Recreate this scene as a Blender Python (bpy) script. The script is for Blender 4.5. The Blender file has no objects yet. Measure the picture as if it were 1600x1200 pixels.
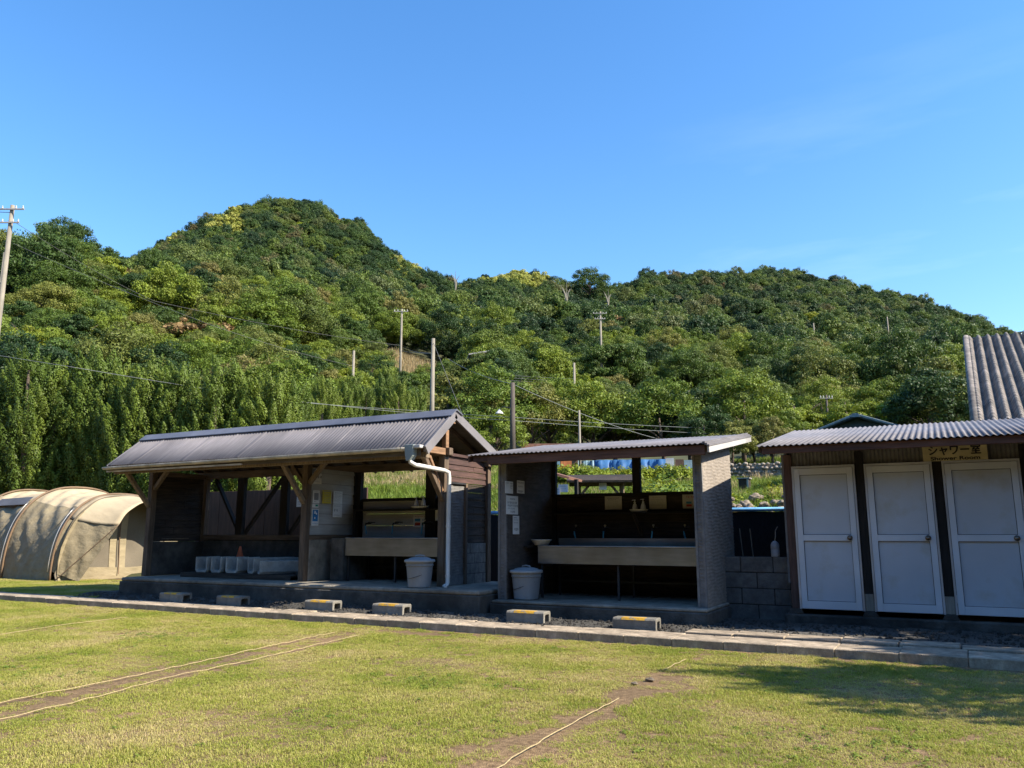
import bpy, bmesh, math, random
import numpy as np
from math import radians as R, sin, cos, tan, pi, atan, atan2, hypot, sqrt
from mathutils import Vector, Matrix
random.seed(7); rng = np.random.default_rng(7)
scene = bpy.context.scene
COL = scene.collection
# ------------------------------------------------------------------ camera
EYE, YAW, PITCH = 1.3, R(28.0), R(10.6)
cam = bpy.data.objects.new('camera', bpy.data.cameras.new('camera')); COL.objects.link(cam)
cam.location = (0, 0, EYE); cam.rotation_euler = (R(90) + PITCH, 0, YAW)
cam.data.sensor_width = 36; cam.data.lens = 1249 / 1600 * 36; cam.data.clip_end = 5000; cam.data.clip_start = .05
scene.camera = cam
# ------------------------------------------------------------------ light
SUNV = Vector((1, .126, .84)).normalized()
sl = bpy.data.lights.new('sun', 'SUN'); sl.energy = 5.0; sl.angle = R(.5); sl.color = (1, .9, .74)
so = bpy.data.objects.new('sun', sl); COL.objects.link(so)
so.rotation_euler = SUNV.to_track_quat('Z', 'Y').to_euler()
w = bpy.data.worlds.new('World'); scene.world = w; w.use_nodes = True
nt = w.node_tree; nt.nodes.clear()
sky = nt.nodes.new('ShaderNodeTexSky'); sky.sky_type = 'NISHITA'; sky.sun_disc = False
sky.sun_elevation = math.asin(SUNV.z); sky.sun_rotation = atan2(SUNV.x, SUNV.y)
sky.air_density = 1.35; sky.dust_density = .5; sky.ozone_density = 5.0; sky.altitude = 0
bg = nt.nodes.new('ShaderNodeBackground'); bg.inputs[1].default_value = .12
wo = nt.nodes.new('ShaderNodeOutputWorld')
tc = nt.nodes.new('ShaderNodeTexCoord'); mp = nt.nodes.new('ShaderNodeMapping')
mp.inputs['Rotation'].default_value = (.3, .5, .2); mp.inputs['Scale'].default_value = (1.2, 5, 7)
cn = nt.nodes.new('ShaderNodeTexNoise'); cn.inputs['Scale'].default_value = 1.1; cn.inputs['Detail'].default_value = 7; cn.inputs['Roughness'].default_value = .55
cr = nt.nodes.new('ShaderNodeValToRGB'); cr.color_ramp.elements[0].position = .56; cr.color_ramp.elements[0].color = (0, 0, 0, 1); cr.color_ramp.elements[1].position = .85; cr.color_ramp.elements[1].color = (.16, .16, .16, 1)
mx = nt.nodes.new('ShaderNodeMix'); mx.data_type = 'RGBA'; mx.inputs[7].default_value = (9, 9.6, 10.4, 1)
L = nt.links.new
L(tc.outputs['Generated'], mp.inputs[0]); L(mp.outputs[0], cn.inputs['Vector']); L(cn.outputs[0], cr.inputs[0])
hsv = nt.nodes.new('ShaderNodeHueSaturation'); hsv.inputs['Hue'].default_value = .504; hsv.inputs['Saturation'].default_value = 1.22; hsv.inputs['Value'].default_value = 1.0; L(sky.outputs[0], hsv.inputs['Color'])
sxyz = nt.nodes.new('ShaderNodeSeparateXYZ'); L(tc.outputs['Generated'], sxyz.inputs[0]); mk = nt.nodes.new('ShaderNodeMapRange'); mk.inputs[1].default_value = .84; mk.inputs[2].default_value = .97; L(sxyz.outputs[1], mk.inputs[0])
ml = nt.nodes.new('ShaderNodeMath'); ml.operation = 'MULTIPLY'; L(cr.outputs[0], ml.inputs[0]); L(mk.outputs[0], ml.inputs[1]); L(ml.outputs[0], mx.inputs[0]); L(hsv.outputs[0], mx.inputs[6]); L(mx.outputs[2], bg.inputs[0]); L(bg.outputs[0], wo.inputs[0])
vs = scene.view_settings; vs.view_transform = 'Standard'; vs.look = 'None'; vs.gamma = 1; vs.exposure = 1.2
try: vs.use_curve_mapping = False
except Exception: pass
scene.cycles.max_bounces = 7; scene.cycles.diffuse_bounces = 4; scene.cycles.transmission_bounces = 4; scene.cycles.transparent_max_bounces = 6
scene.cycles.use_denoising = True
# ------------------------------------------------------------------ materials
MATS = {}
def M(name, col, rough=.8, var=.3, scale=5, stretch=(1, 1, 1), col2=None, bump=.25, bscale=None, metal=0, spec=.35, stain=.35, stainscale=.9, objvar=0., emis=None, bdist=.02, mixpos=(.35, .7)):
    m = bpy.data.materials.new(name); m.use_nodes = True; t = m.node_tree; b = t.nodes['Principled BSDF']; N = t.nodes.new; K = t.links.new
    b.inputs['Roughness'].default_value = rough; b.inputs['Metallic'].default_value = metal; b.inputs['Specular IOR Level'].default_value = spec
    tx = N('ShaderNodeTexCoord'); mpn = N('ShaderNodeMapping'); mpn.inputs['Scale'].default_value = stretch
    K(tx.outputs['Object'], mpn.inputs[0])
    n = N('ShaderNodeTexNoise'); n.inputs['Scale'].default_value = scale; n.inputs['Detail'].default_value = 8; n.inputs['Roughness'].default_value = .62
    K(mpn.outputs[0], n.inputs['Vector'])
    r = N('ShaderNodeValToRGB'); c2 = col2 or tuple(min(1, c * (1 + var)) for c in col); c1 = col if col2 else tuple(c * (1 - var) for c in col)
    r.color_ramp.elements[0].position = mixpos[0]; r.color_ramp.elements[1].position = mixpos[1]
    r.color_ramp.elements[0].color = (*c1, 1); r.color_ramp.elements[1].color = (*c2, 1); K(n.outputs[0], r.inputs[0])
    s = N('ShaderNodeTexNoise'); s.inputs['Scale'].default_value = stainscale; s.inputs['Detail'].default_value = 5; K(tx.outputs['Object'], s.inputs['Vector'])
    sr = N('ShaderNodeMapRange'); sr.inputs[1].default_value = .3; sr.inputs[2].default_value = .7; sr.inputs[3].default_value = 1 - stain; sr.inputs[4].default_value = 1 + stain * .5
    K(s.outputs[0], sr.inputs[0])
    mu = N('ShaderNodeVectorMath'); mu.operation = 'SCALE'; K(r.outputs[0], mu.inputs[0])
    if objvar:
        oi = N('ShaderNodeObjectInfo'); om = N('ShaderNodeMapRange'); om.inputs[3].default_value = 1 - objvar; om.inputs[4].default_value = 1 + objvar
        K(oi.outputs['Random'], om.inputs[0]); mm = N('ShaderNodeMath'); mm.operation = 'MULTIPLY'; K(sr.outputs[0], mm.inputs[0]); K(om.outputs[0], mm.inputs[1]); K(mm.outputs[0], mu.inputs['Scale'])
    else: K(sr.outputs[0], mu.inputs['Scale'])
    K(mu.outputs[0], b.inputs['Base Color'])
    rr = N('ShaderNodeMapRange'); rr.inputs[3].default_value = max(0, rough - .1); rr.inputs[4].default_value = min(1, rough + .12); K(s.outputs[0], rr.inputs[0]); K(rr.outputs[0], b.inputs['Roughness'])
    if bump:
        bn = N('ShaderNodeTexNoise'); bn.inputs['Scale'].default_value = bscale or scale * 4; bn.inputs['Detail'].default_value = 6; K(mpn.outputs[0], bn.inputs['Vector'])
        bp = N('ShaderNodeBump'); bp.inputs['Strength'].default_value = bump; bp.inputs['Distance'].default_value = bdist; K(bn.outputs[0], bp.inputs['Height']); K(bp.outputs[0], b.inputs['Normal'])
    if emis: b.inputs['Emission Color'].default_value = (*col, 1); b.inputs['Emission Strength'].default_value = emis
    MATS[name] = m; return m
gx, gy, gz = (.8, 9, 9), (9, .8, 9), (9, 9, .8)
M('wood_x', (.125, .088, .06), .8, .4, 3, gx); M('wood_y', (.125, .088, .06), .8, .4, 3, gy); M('wood_z', (.125, .088, .06), .8, .4, 3, gz)
M('pale_wood', (.20, .15, .10), .75, .35, 3, gz); M('orange_wood', (.27, .155, .085), .75, .35, 3, gy)
M('dark_board', (.05, .036, .027), .8, .55, 3, gy, bump=.5, stain=.6); M('dark_board_x', (.05, .036, .027), .8, .55, 3, gx, bump=.5, stain=.6)
M('black_wood', (.018, .015, .013), .8, .4, 4, gz)
M('red_board', (.075, .040, .033), .75, .4, 3, gy, stain=.5); M('fascia', (.115, .055, .036), .7, .35, 3, gx, stain=.5); M('red_post', (.10, .058, .045), .75, .4, 3, gz, stain=.5)
M('brown_panel', (.075, .040, .026), .75, .3, 2, gz, stain=.4)
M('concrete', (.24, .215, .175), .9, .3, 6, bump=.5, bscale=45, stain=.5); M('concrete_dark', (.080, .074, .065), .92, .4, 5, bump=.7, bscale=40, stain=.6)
M('kerb_concrete', (.37, .30, .22), .9, .3, 8, bump=.6, bscale=50, stain=.5, stainscale=2.5, objvar=.12)
M('block', (.16, .155, .145), .95, .3, 9, bump=.8, bscale=70, stain=.5); M('joint', (.035, .033, .03), .95)
M('step_concrete', (.235, .22, .19), .9, .22, 10, bump=.5, bscale=60, stain=.4, objvar=.15)
M('channel_concrete', (.40, .395, .37), .9, .2, 10, bump=.4, bscale=60, stain=.4, objvar=.15)
M('yellow_paint', (.58, .33, .035), .75, .3, 11, col2=(.27, .24, .19), mixpos=(.52, .60), stain=.3, stainscale=4)
M('gravel', (.085, .08, .072), .95, .5, 26, bump=1, bscale=55, stain=.5)
M('roof_metal', (.165, .152, .155), .55, .16, 3, (6, .7, .7), bump=.04, stain=.32, spec=.5); M('ridge_metal', (.12, .125, .15), .45, .15, 3, bump=.05)
M('underside', (.11, .095, .08), .85, .3, 3, gx); M('gutter', (.50, .46, .38), .55, .15, 4, bump=.1, stain=.45, stainscale=2); M('hopper', (.20, .23, .22), .6, .2, 4)
M('pvc', (.62, .60, .56), .45, .1, 4, bump=.05, stain=.3); M('trim_white', (.46, .44, .42), .5, .1, 4, bump=.05)
M('plank_white', (.37, .355, .33), .7, .12, 3, gy, bump=.15, stain=.3); M('plank_white_x', (.50, .48, .45), .7, .12, 3, gx, bump=.15, stain=.3)
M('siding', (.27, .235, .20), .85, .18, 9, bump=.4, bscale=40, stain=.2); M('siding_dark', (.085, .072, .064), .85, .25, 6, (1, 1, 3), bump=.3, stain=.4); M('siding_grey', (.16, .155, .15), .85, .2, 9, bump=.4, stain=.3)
M('steel', (.40, .39, .37), .36, .18, 2, (1, 1, 1), bump=.06, metal=.85, stain=.4); M('steel_stain', (.27, .275, .285), .38, .14, 3, (.5, 1, 4), metal=.85, bump=.05, stain=.3, stainscale=1.6)
M('door_white', (.60, .62, .65), .45, .05, 2, bump=.04, stain=.12); M('door_panel', (.49, .52, .56), .5, .06, 1.7, bump=.04, stain=.14, col2=(.38, .34, .25), mixpos=(.52, .80)); M('alu', (.52, .53, .55), .4, .08, 3, bump=.03, metal=.3); M('knob', (.22, .17, .13), .3, .2, 4, metal=.9, bump=0)
M('black', (.008, .008, .009), .6, .2, 4); M('dark_iron', (.03, .03, .032), .5, .3, 5); M('blue_hose', (.12, .42, .56), .5, .15, 5, bump=0); M('blue_pipe', (.11, .33, .62), .45, .2, 5, bump=.05)
M('net_black', (.008, .008, .010), .95, .4, 30, (1, 1, .3)); M('grey_plastic', (.30, .32, .36), .5, .1, 5, bump=.05, stain=.25); M('bin_plastic', (.21, .225, .24), .5, .08, 3, (1, 1, .5), bump=.06, stain=.3); M('lid_plastic', (.29, .305, .315), .5, .08, 5, bump=.06)
M('paper', (.66, .65, .62), .8, .06, 4, bump=.05, stain=.15); M('paper_warm', (.60, .56, .48), .8, .06, 4, bump=.05, stain=.15); M('paper_yellow', (.52, .42, .05), .8, .08, 4, bump=.05); M('paper_blue', (.03, .17, .38), .7, .06, 4, bump=0)
M('ink', (.03, .03, .035), .8, 0, bump=0, stain=0); M('ink_grey', (.20, .20, .21), .8, 0, bump=0, stain=0); M('ink_red', (.45, .06, .03), .8, 0, bump=0, stain=0); M('ink_blue', (.05, .22, .42), .8, 0, bump=0, stain=0); M('ink_green', (.03, .2, .14), .8, 0, bump=0, stain=0); M('ink_white', (.7, .7, .7), .8, 0, bump=0, stain=0)
M('sign_cream', (.56, .48, .26), .6, .12, 5, bump=.05, stain=.3, stainscale=3); M('orange', (.62, .14, .05), .6, .12, 4, bump=.05); M('white_glaze', (.62, .62, .60), .25, .05, 4, bump=0, stain=.1)
M('bottle', (.62, .63, .66), .35, .05, 4, bump=0, stain=.1); M('rope', (.38, .30, .16), .9, .25, 40, bump=.6, bscale=90, stain=.2)
M('tent', (.25, .205, .125), .75, .1, 4, (1, .6, 1.3), bump=1, bscale=3.2, stain=.2, bdist=.055); M('tent_roof', (.40, .325, .21), .75, .06, 4, (.7, 1.2, 1), bump=.8, bscale=2.6, stain=.12, bdist=.035); M('tent_mesh', (.13, .11, .08), .85, .12, 50, bump=.3, bscale=5); M('tent_sleeve', (.17, .11, .065), .7, .1); M('tent_pole', (.46, .44, .42), .35, .1, metal=.7, bump=0); M('tent_dark', (.08, .085, .10), .8, .1)  # tent darker than tent_roof: shade of the sunless sides put into the colour
M('pole_concrete', (.23, .205, .165), .85, .14, 3, gz, stain=.3); M('pole_wood', (.085, .07, .06), .85, .3, 3, gz); M('cable', (.10, .10, .10), .7, 0, bump=0, stain=0); M('cable_pale', (.17, .18, .18), .6, 0, bump=0, stain=0); M('ceramic', (.55, .54, .5), .4, .1, bump=0)
M('kawara', (.20, .175, .155), .8, .35, 6, bump=.3, stain=.45, stainscale=1.5); M('slate_blue', (.075, .11, .14), .6, .2, 4); M('slate_edge', (.22, .27, .28), .6, .2, 4); M('old_roof', (.30, .29, .28), .7, .2, 4)
M('rust_roof', (.24, .12, .085), .8, .4, 4, stain=.5); M('tarp', (.04, .13, .30), .45, .25, 3, bump=.6, bscale=5, stain=.35); M('tarp_light', (.16, .26, .32), .5, .25, 3, bump=.4, bscale=5, stain=.3); M('white_sheet', (.66, .65, .62), .6, .1, 3, gz); M('rust_board', (.16, .09, .06), .8, .4, 3, gz); M('orange_board', (.5, .17, .06), .8, .3, 3, gz); M('blue_sheet', (.36, .47, .50), .6, .15, 3, gz)
M('rock', (.27, .22, .165), .9, .35, 4, bump=.8, bscale=14, stain=.4, objvar=.2); M('rubble_wall', (.33, .28, .23), .95, .4, 7, bump=1, bscale=10, stain=.5)
M('dead_wood', (.30, .27, .22), .85, .2, 5, gz); M('bark', (.10, .075, .055), .9, .35, 6, (3, 3, .6), bump=.6, stain=.3)
M('soil', (.19, .13, .075), .95, .3, 9, bump=.8, bscale=60, stain=.4, stainscale=2)
M('hill_soil', (.05, .055, .022), .95, .5, .35, bump=.6, bscale=3, stain=.4, stainscale=.05); M('dry_grass', (.36, .28, .16), .95, .3, 1.5, bump=.6, stain=.3, stainscale=.4)

def foliage(name, stops, trans=.28, rough=.55, tv=.45, dry=None):
    """leaf colours: one shade per plant (object random), varied per leaf by the mesh attribute 'tint'"""
    m = bpy.data.materials.new(name); m.use_nodes = True; t = m.node_tree; b = t.nodes['Principled BSDF']; N = t.nodes.new; K = t.links.new
    oi = N('ShaderNodeObjectInfo'); r = N('ShaderNodeValToRGB'); e = r.color_ramp.elements
    for i, (p, c) in enumerate(stops):
        el = e[i] if i < 2 else e.new(p)
        el.position = p; el.color = (*c, 1)
    K(oi.outputs['Random'], r.inputs[0])
    at = N('ShaderNodeAttribute'); at.attribute_name = 'tint'
    mr = N('ShaderNodeMapRange'); mr.inputs[3].default_value = 1 - tv; mr.inputs[4].default_value = 1 + tv; K(at.outputs['Fac'], mr.inputs[0])
    mu = N('ShaderNodeVectorMath'); mu.operation = 'SCALE'; K(r.outputs[0], mu.inputs[0]); K(mr.outputs[0], mu.inputs['Scale'])
    K(mu.outputs[0], b.inputs['Base Color']); b.inputs['Roughness'].default_value = rough; b.inputs['Specular IOR Level'].default_value = .25
    tr = N('ShaderNodeBsdfTranslucent'); hs = N('ShaderNodeHueSaturation'); hs.inputs['Value'].default_value = 1.25; hs.inputs['Hue'].default_value = .485; K(mu.outputs[0], hs.inputs['Color']); K(hs.outputs[0], tr.inputs[0])
    ms = N('ShaderNodeMixShader'); ms.inputs[0].default_value = trans; K(b.outputs[0], ms.inputs[1]); K(tr.outputs[0], ms.inputs[2]); K(ms.outputs[0], t.nodes['Material Output'].inputs[0])
    MATS[name] = m; return m
foliage('leaf_mixed', [(0, (.022, .048, .014)), (.2, (.045, .082, .016)), (.4, (.095, .145, .018)), (.62, (.16, .205, .022)), (.8, (.055, .095, .022)), (.93, (.16, .175, .035)), (1, (.17, .15, .045))])
foliage('leaf_far', [(0, (.018, .042, .016)), (.3, (.036, .072, .022)), (.55, (.064, .11, .022)), (.8, (.115, .16, .028)), (.92, (.105, .13, .04)), (.97, (.14, .12, .05)), (1, (.09, .12, .04))], tv=.4)
foliage('leaf_fresh', [(0, (.14, .19, .015)), (.5, (.18, .225, .018)), (1, (.22, .245, .02))])
foliage('leaf_bloom', [(0, (.27, .30, .05)), (1, (.34, .34, .08))], tv=.3)
foliage('leaf_rust', [(0, (.19, .13, .055)), (1, (.24, .16, .07))], tv=.35)
foliage('leaf_conifer', [(0, (.065, .105, .014)), (.5, (.09, .132, .015)), (1, (.12, .16, .018))], trans=.2)
foliage('leaf_weed', [(0, (.10, .165, .025)), (.5, (.15, .22, .028)), (1, (.20, .25, .04))])
foliage('leaf_dry', [(0, (.32, .25, .12)), (1, (.42, .33, .18))], tv=.3)
foliage('petal', [(0, (.75, .75, .68)), (1, (.8, .8, .75))], tv=.1)

# lawn blades: green to straw by a large noise over the lawn and by blade
m = bpy.data.materials.new('grass_blade'); m.use_nodes = True; t = m.node_tree; b = t.nodes['Principled BSDF']; N = t.nodes.new; K = t.links.new
ge = N('ShaderNodeNewGeometry'); n1 = N('ShaderNodeTexNoise'); n1.inputs['Scale'].default_value = .9; n1.inputs['Detail'].default_value = 6; n1.inputs['Roughness'].default_value = .6; K(ge.outputs['Position'], n1.inputs['Vector'])
at = N('ShaderNodeAttribute'); at.attribute_name = 'tint'
ad = N('ShaderNodeMath'); ad.operation = 'MULTIPLY_ADD'; ad.inputs[1].default_value = .42; K(at.outputs['Fac'], ad.inputs[0])
sc_ = N('ShaderNodeMapRange'); sc_.inputs[1].default_value = .36; sc_.inputs[2].default_value = .66; sc_.inputs[3].default_value = 0; sc_.inputs[4].default_value = .62; K(n1.outputs[0], sc_.inputs[0]); K(sc_.outputs[0], ad.inputs[2])
r = N('ShaderNodeValToRGB'); e = r.color_ramp.elements; e[0].position = .1; e[0].color = (.19, .245, .028, 1); e[1].position = .98; e[1].color = (.52, .41, .22, 1)
for p, c in ((.38, (.31, .335, .05)), (.66, (.43, .39, .12))):
    el = e.new(p); el.color = (*c, 1)
K(ad.outputs[0], r.inputs[0]); K(r.outputs[0], b.inputs['Base Color']); b.inputs['Roughness'].default_value = .55; b.inputs['Specular IOR Level'].default_value = .3
tr = N('ShaderNodeBsdfTranslucent'); K(r.outputs[0], tr.inputs[0]); ms = N('ShaderNodeMixShader'); ms.inputs[0].default_value = .35; K(b.outputs[0], ms.inputs[1]); K(tr.outputs[0], ms.inputs[2]); K(ms.outputs[0], t.nodes['Material Output'].inputs[0])
MATS['grass_blade'] = m
# lawn floor: soil showing between tufts, thatch
M('lawn_floor', (.13, .078, .036), .95, .3, 22, col2=(.32, .215, .11), bump=.9, bscale=120, stain=.35, stainscale=.8)

# ------------------------------------------------------------------ builders
def LOC(p):
    v = Vector((0, 0, 0))
    while p is not None: v += p.location; p = p.parent
    return v
def tagp(o, label=None, cat=None, group=None, kind=None):
    for k, v in (('label', label), ('category', cat), ('group', group), ('kind', kind)):
        if v: o[k] = v
    return o
def thing(name, label, cat, loc=(0, 0, 0), rz=0, group=None):
    o = bpy.data.objects.new(name, None); COL.objects.link(o); o.location = loc; o.rotation_euler = (0, 0, rz); o.empty_display_size = .2
    return tagp(o, label, cat, group)
def dup(o, parent=None, loc=None, rz=None, scale=None, label=None, group=None):
    c = o.copy(); COL.objects.link(c); c.parent = parent
    if loc is not None: c.location = loc
    if rz is not None: c.rotation_euler = (0, 0, rz)
    if scale is not None: c.scale = scale if hasattr(scale, '__len__') else (scale,) * 3
    if label: c['label'] = label
    if group: c['group'] = group
    for ch in KIDS.get(o.name, []):
        n = dup(ch, c); KIDS.setdefault(c.name, []).append(n)
    return c
KIDS = {}
class MB:
    def __init__(s): s.v = []; s.f = []
    def add(s, vs, fs):
        k = len(s.v); s.v += [tuple(p) for p in vs]; s.f += [tuple(i + k for i in f) for f in fs]; return s
    def box(s, x0, x1, y0, y1, z0, z1):
        return s.add([(x0, y0, z0), (x1, y0, z0), (x1, y1, z0), (x0, y1, z0), (x0, y0, z1), (x1, y0, z1), (x1, y1, z1), (x0, y1, z1)],
                     [(0, 3, 2, 1), (4, 5, 6, 7), (0, 1, 5, 4), (1, 2, 6, 5), (2, 3, 7, 6), (3, 0, 4, 7)])
    def beam(s, p, q, w, h, up=(0, 0, 1)):
        p, q = Vector(p), Vector(q); d = (q - p).normalized(); u = Vector(up)
        sd = d.cross(u)
        if sd.length < 1e-4: sd = d.cross(Vector((1, 0, 0)))
        sd.normalize(); u = sd.cross(d).normalized()
        o = []
        for e in (p, q):
            for a, c in ((-1, -1), (1, -1), (1, 1), (-1, 1)): o.append(e + sd * (a * w / 2) + u * (c * h / 2))
        return s.add(o, [(0, 1, 2, 3), (7, 6, 5, 4), (0, 4, 5, 1), (1, 5, 6, 2), (2, 6, 7, 3), (3, 7, 4, 0)])
    def tube(s, pts, r, n=8, cap=True):
        pts = [Vector(p) for p in pts]; rs = r if hasattr(r, '__len__') else [r] * len(pts)
        vs, fs = [], []; prev = None
        for i, p in enumerate(pts):
            a = pts[max(0, i - 1)]; c = pts[min(len(pts) - 1, i + 1)]; d = (c - a).normalized()
            u = prev if prev is not None else (Vector((0, 0, 1)) if abs(d.z) < .9 else Vector((1, 0, 0)))
            u = (u - d * u.dot(d)).normalized(); prev = u; k = d.cross(u)
            for j in range(n): vs.append(p + (u * cos(2 * pi * j / n) + k * sin(2 * pi * j / n)) * rs[i])
        for i in range(len(pts) - 1):
            for j in range(n): fs.append((i * n + j, i * n + (j + 1) % n, (i + 1) * n + (j + 1) % n, (i + 1) * n + j))
        if cap: fs.append(tuple(range(n))[::-1]); fs.append(tuple((len(pts) - 1) * n + j for j in range(n)))
        return s.add(vs, fs)
    def lathe(s, prof, c=(0, 0, 0), n=20, sq=0, cap=True):
        vs, fs = [], []
        for (r, z) in prof:
            for j in range(n):
                a = 2 * pi * j / n; k = 1
                vs.append((c[0] + r * cos(a) * k, c[1] + r * sin(a) * k, c[2] + z))
        for i in range(len(prof) - 1):
            for j in range(n): fs.append((i * n + j, i * n + (j + 1) % n, (i + 1) * n + (j + 1) % n, (i + 1) * n + j))
        if cap: fs.append(tuple(range(n))[::-1]); fs.append(tuple((len(prof) - 1) * n + j for j in range(n)))
        return s.add(vs, fs)
    def prism(s, poly, axis, a, b):
        """poly in the two other axes, extruded along axis x/y/z from a to b"""
        def pt(p, t): return (t, p[0], p[1]) if axis == 'x' else ((p[0], t, p[1]) if axis == 'y' else (p[0], p[1], t))
        n = len(poly); vs = [pt(p, a) for p in poly] + [pt(p, b) for p in poly]
        fs = [tuple(range(n))[::-1], tuple(range(n, 2 * n))] + [(i, (i + 1) % n, n + (i + 1) % n, n + i) for i in range(n)]
        return s.add(vs, fs)
    def grid(s, fn, nu, nv):
        vs = [fn(i / nu, j / nv) for i in range(nu + 1) for j in range(nv + 1)]
        return s.add(vs, [(i * (nv + 1) + j, (i + 1) * (nv + 1) + j, (i + 1) * (nv + 1) + j + 1, i * (nv + 1) + j + 1) for i in range(nu) for j in range(nv)])
    def mesh(s, name, mat, recalc=True, smooth=False, off=Vector((0, 0, 0))):
        me = bpy.data.meshes.new(name); me.from_pydata([tuple(Vector(p) - off) for p in s.v], [], s.f)
        if recalc:
            bm = bmesh.new(); bm.from_mesh(me); bmesh.ops.recalc_face_normals(bm, faces=bm.faces); bm.to_mesh(me); bm.free()
        if smooth: me.polygons.foreach_set('use_smooth', [True] * len(me.polygons))
        me.materials.append(MATS[mat] if isinstance(mat, str) else mat); return me
    def build(s, name, mat, parent=None, bevel=0, smooth=False, label=None, recalc=True, thick=0, loc=None, seg=1):
        off = Vector(loc) if loc is not None and parent is None else LOC(parent)
        o = bpy.data.objects.new(name, s.mesh(name, mat, recalc, smooth, off)); COL.objects.link(o)
        if parent is not None: o.parent = parent; KIDS.setdefault(parent.name, []).append(o)
        elif loc is not None: o.location = loc
        if thick: md = o.modifiers.new('solid', 'SOLIDIFY'); md.thickness = thick; md.offset = 0
        if bevel: md = o.modifiers.new('bevel', 'BEVEL'); md.width = bevel; md.segments = seg; md.limit_method = 'ANGLE'; md.angle_limit = R(40)
        if label: o['label'] = label
        return o
def B(*a): return MB().box(*a)
jit = lambda a: random.uniform(-a, a)

# ------------------------------------------------------------------ terrain
F_ = 1249.; CP, SP = cos(PITCH), sin(PITCH)
def az_of(u, v=834): return atan((u - 800) / (F_ * CP + (v - 600) * SP)) - YAW          # bearing from +Y, clockwise
def tan_el(u, v):
    d = v - 600; f = F_ * CP + d * SP; return (F_ * SP - d * CP) / hypot(f, u - 800)
def zat(u, v, d): return EYE + d * tan_el(u, v)
TAB = {  # bearing column: (distance, skyline row of the canopy there, canopy height)
 -150: [(50, 600, 4), (80, 480, 5), (130, 342, 8.5), (170, 402, 6), (320, 470, 4.2)],
 0: [(50, 600, 4), (80, 480, 5), (130, 344, 8.5), (170, 400, 6), (300, 430, 4.2)],
 100: [(50, 600, 4), (80, 490, 5), (125, 342, 8.5), (170, 400, 6), (300, 420, 4.2)],
 160: [(50, 600, 4), (80, 495, 5), (122, 366, 8.5), (170, 425, 6), (290, 410, 4.2)],
 215: [(50, 600, 4), (80, 500, 5), (118, 424, 6.5), (170, 432, 6), (270, 398, 4.2)],
 300: [(50, 600, 4), (80, 510, 5), (110, 445, 6), (180, 415, 5), (280, 345, 4.2)],
 380: [(50, 600, 4), (85, 505, 5), (110, 450, 6), (190, 415, 5), (292, 311, 4.2)],
 450: [(50, 600, 4), (90, 500, 5), (110, 465, 6), (190, 420, 5), (300, 306, 4.2)],
 500: [(50, 605, 4), (90, 510, 5), (110, 480, 6), (190, 430, 5), (300, 321, 4.2)],
 560: [(50, 610, 4), (90, 530, 5), (110, 500, 5), (190, 445, 5), (285, 343, 4.2)],
 620: [(50, 625, 3), (80, 575, 3), (100, 550, 2), (190, 460, 5), (270, 393, 4.2)],
 670: [(50, 630, 3), (85, 575, 3), (110, 545, 3), (190, 470, 5), (258, 422, 4.2)],
 720: [(50, 630, 3), (90, 570, 4), (150, 505, 5), (250, 440, 4.2)],
 800: [(50, 640, 3), (90, 580, 4), (150, 505, 5), (250, 421, 4.2)],
 850: [(50, 645, 3), (90, 585, 4), (150, 510, 5), (245, 425, 4.2)],
 890: [(50, 645, 3), (90, 590, 4), (150, 515, 5), (240, 447, 4.2)],
 950: [(50, 650, 3), (90, 590, 4), (155, 515, 5), (270, 447, 4.2)],
 1010: [(50, 655, 3), (90, 595, 4), (160, 515, 5), (310, 424, 4.2)],
 1200: [(50, 665, 2), (90, 610, 3), (160, 535, 5), (340, 417, 4.2)],
 1320: [(50, 665, 2), (90, 620, 3), (160, 550, 5), (335, 436, 4.2)],
 1440: [(50, 665, 2), (90, 625, 3), (160, 560, 5), (310, 468, 4.2)],
 1580: [(50, 665, 2), (90, 635, 3), (160, 585, 5), (290, 520, 4.2)],
 1850: [(50, 680, 2), (90, 660, 3), (160, 620, 5), (290, 575, 4.2)]}
DG = np.array(list(np.arange(13, 34, .7)) + [36, 39, 43, 47, 52, 58, 65, 72, 80, 88, 95, 102, 110, 118, 125, 132, 140, 150, 160, 170, 180, 190, 200, 212, 225, 237, 250, 262, 275, 287, 300, 310, 320, 332, 345, 362, 380, 405, 430, 470, 520])
us = sorted(TAB); AZ = np.array([az_of(u, 430) for u in us]); prof = []
for u in us:
    ca = cos(az_of(u))
    if u >= 840: d0 = [y / ca for y in (10, 13, 14.9, 15.6, 17, 18.4, 23, 30, 36)]; z0 = [0, .06, .2, .5, 1.5, 1.85, 2.05, 3.0, 3.9]
    elif u >= 470: d0 = [y / ca for y in (10, 13, 14.9, 15.6, 17, 18.4, 23, 27)]; z0 = [0, .06, .2, .5, 1.5, 1.9, 2.75, 3.5]
    else: d0 = [10, 15, 24, 34]; z0 = [0, .06, .15, .6]
    for d, v, h in TAB[u]:
        if d > d0[-1] + 3: d0.append(d); z0.append(zat(u, v, d) - h)
    zl = z0[-1]; dl = d0[-1]; d0 += [dl * 1.15, dl * 1.5, 900]; z0 += [zl - 4, zl - 30, zl - 60]
    prof.append(np.interp(DG, d0, z0))
prof = np.array(prof)
def terr(x, y):
    a = atan2(x, y); d = hypot(x, y)
    if d <= 13: return 0.
    a = min(max(a, AZ[0]), AZ[-1]); k = min(max(np.searchsorted(AZ, a) - 1, 0), len(AZ) - 2); t_ = (a - AZ[k]) / (AZ[k + 1] - AZ[k])
    return float(np.interp(d, DG, prof[k] * (1 - t_) + prof[k + 1] * t_))
def pol(u, d, v=834): a = az_of(u, v); return (d * sin(a), d * cos(a))
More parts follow.
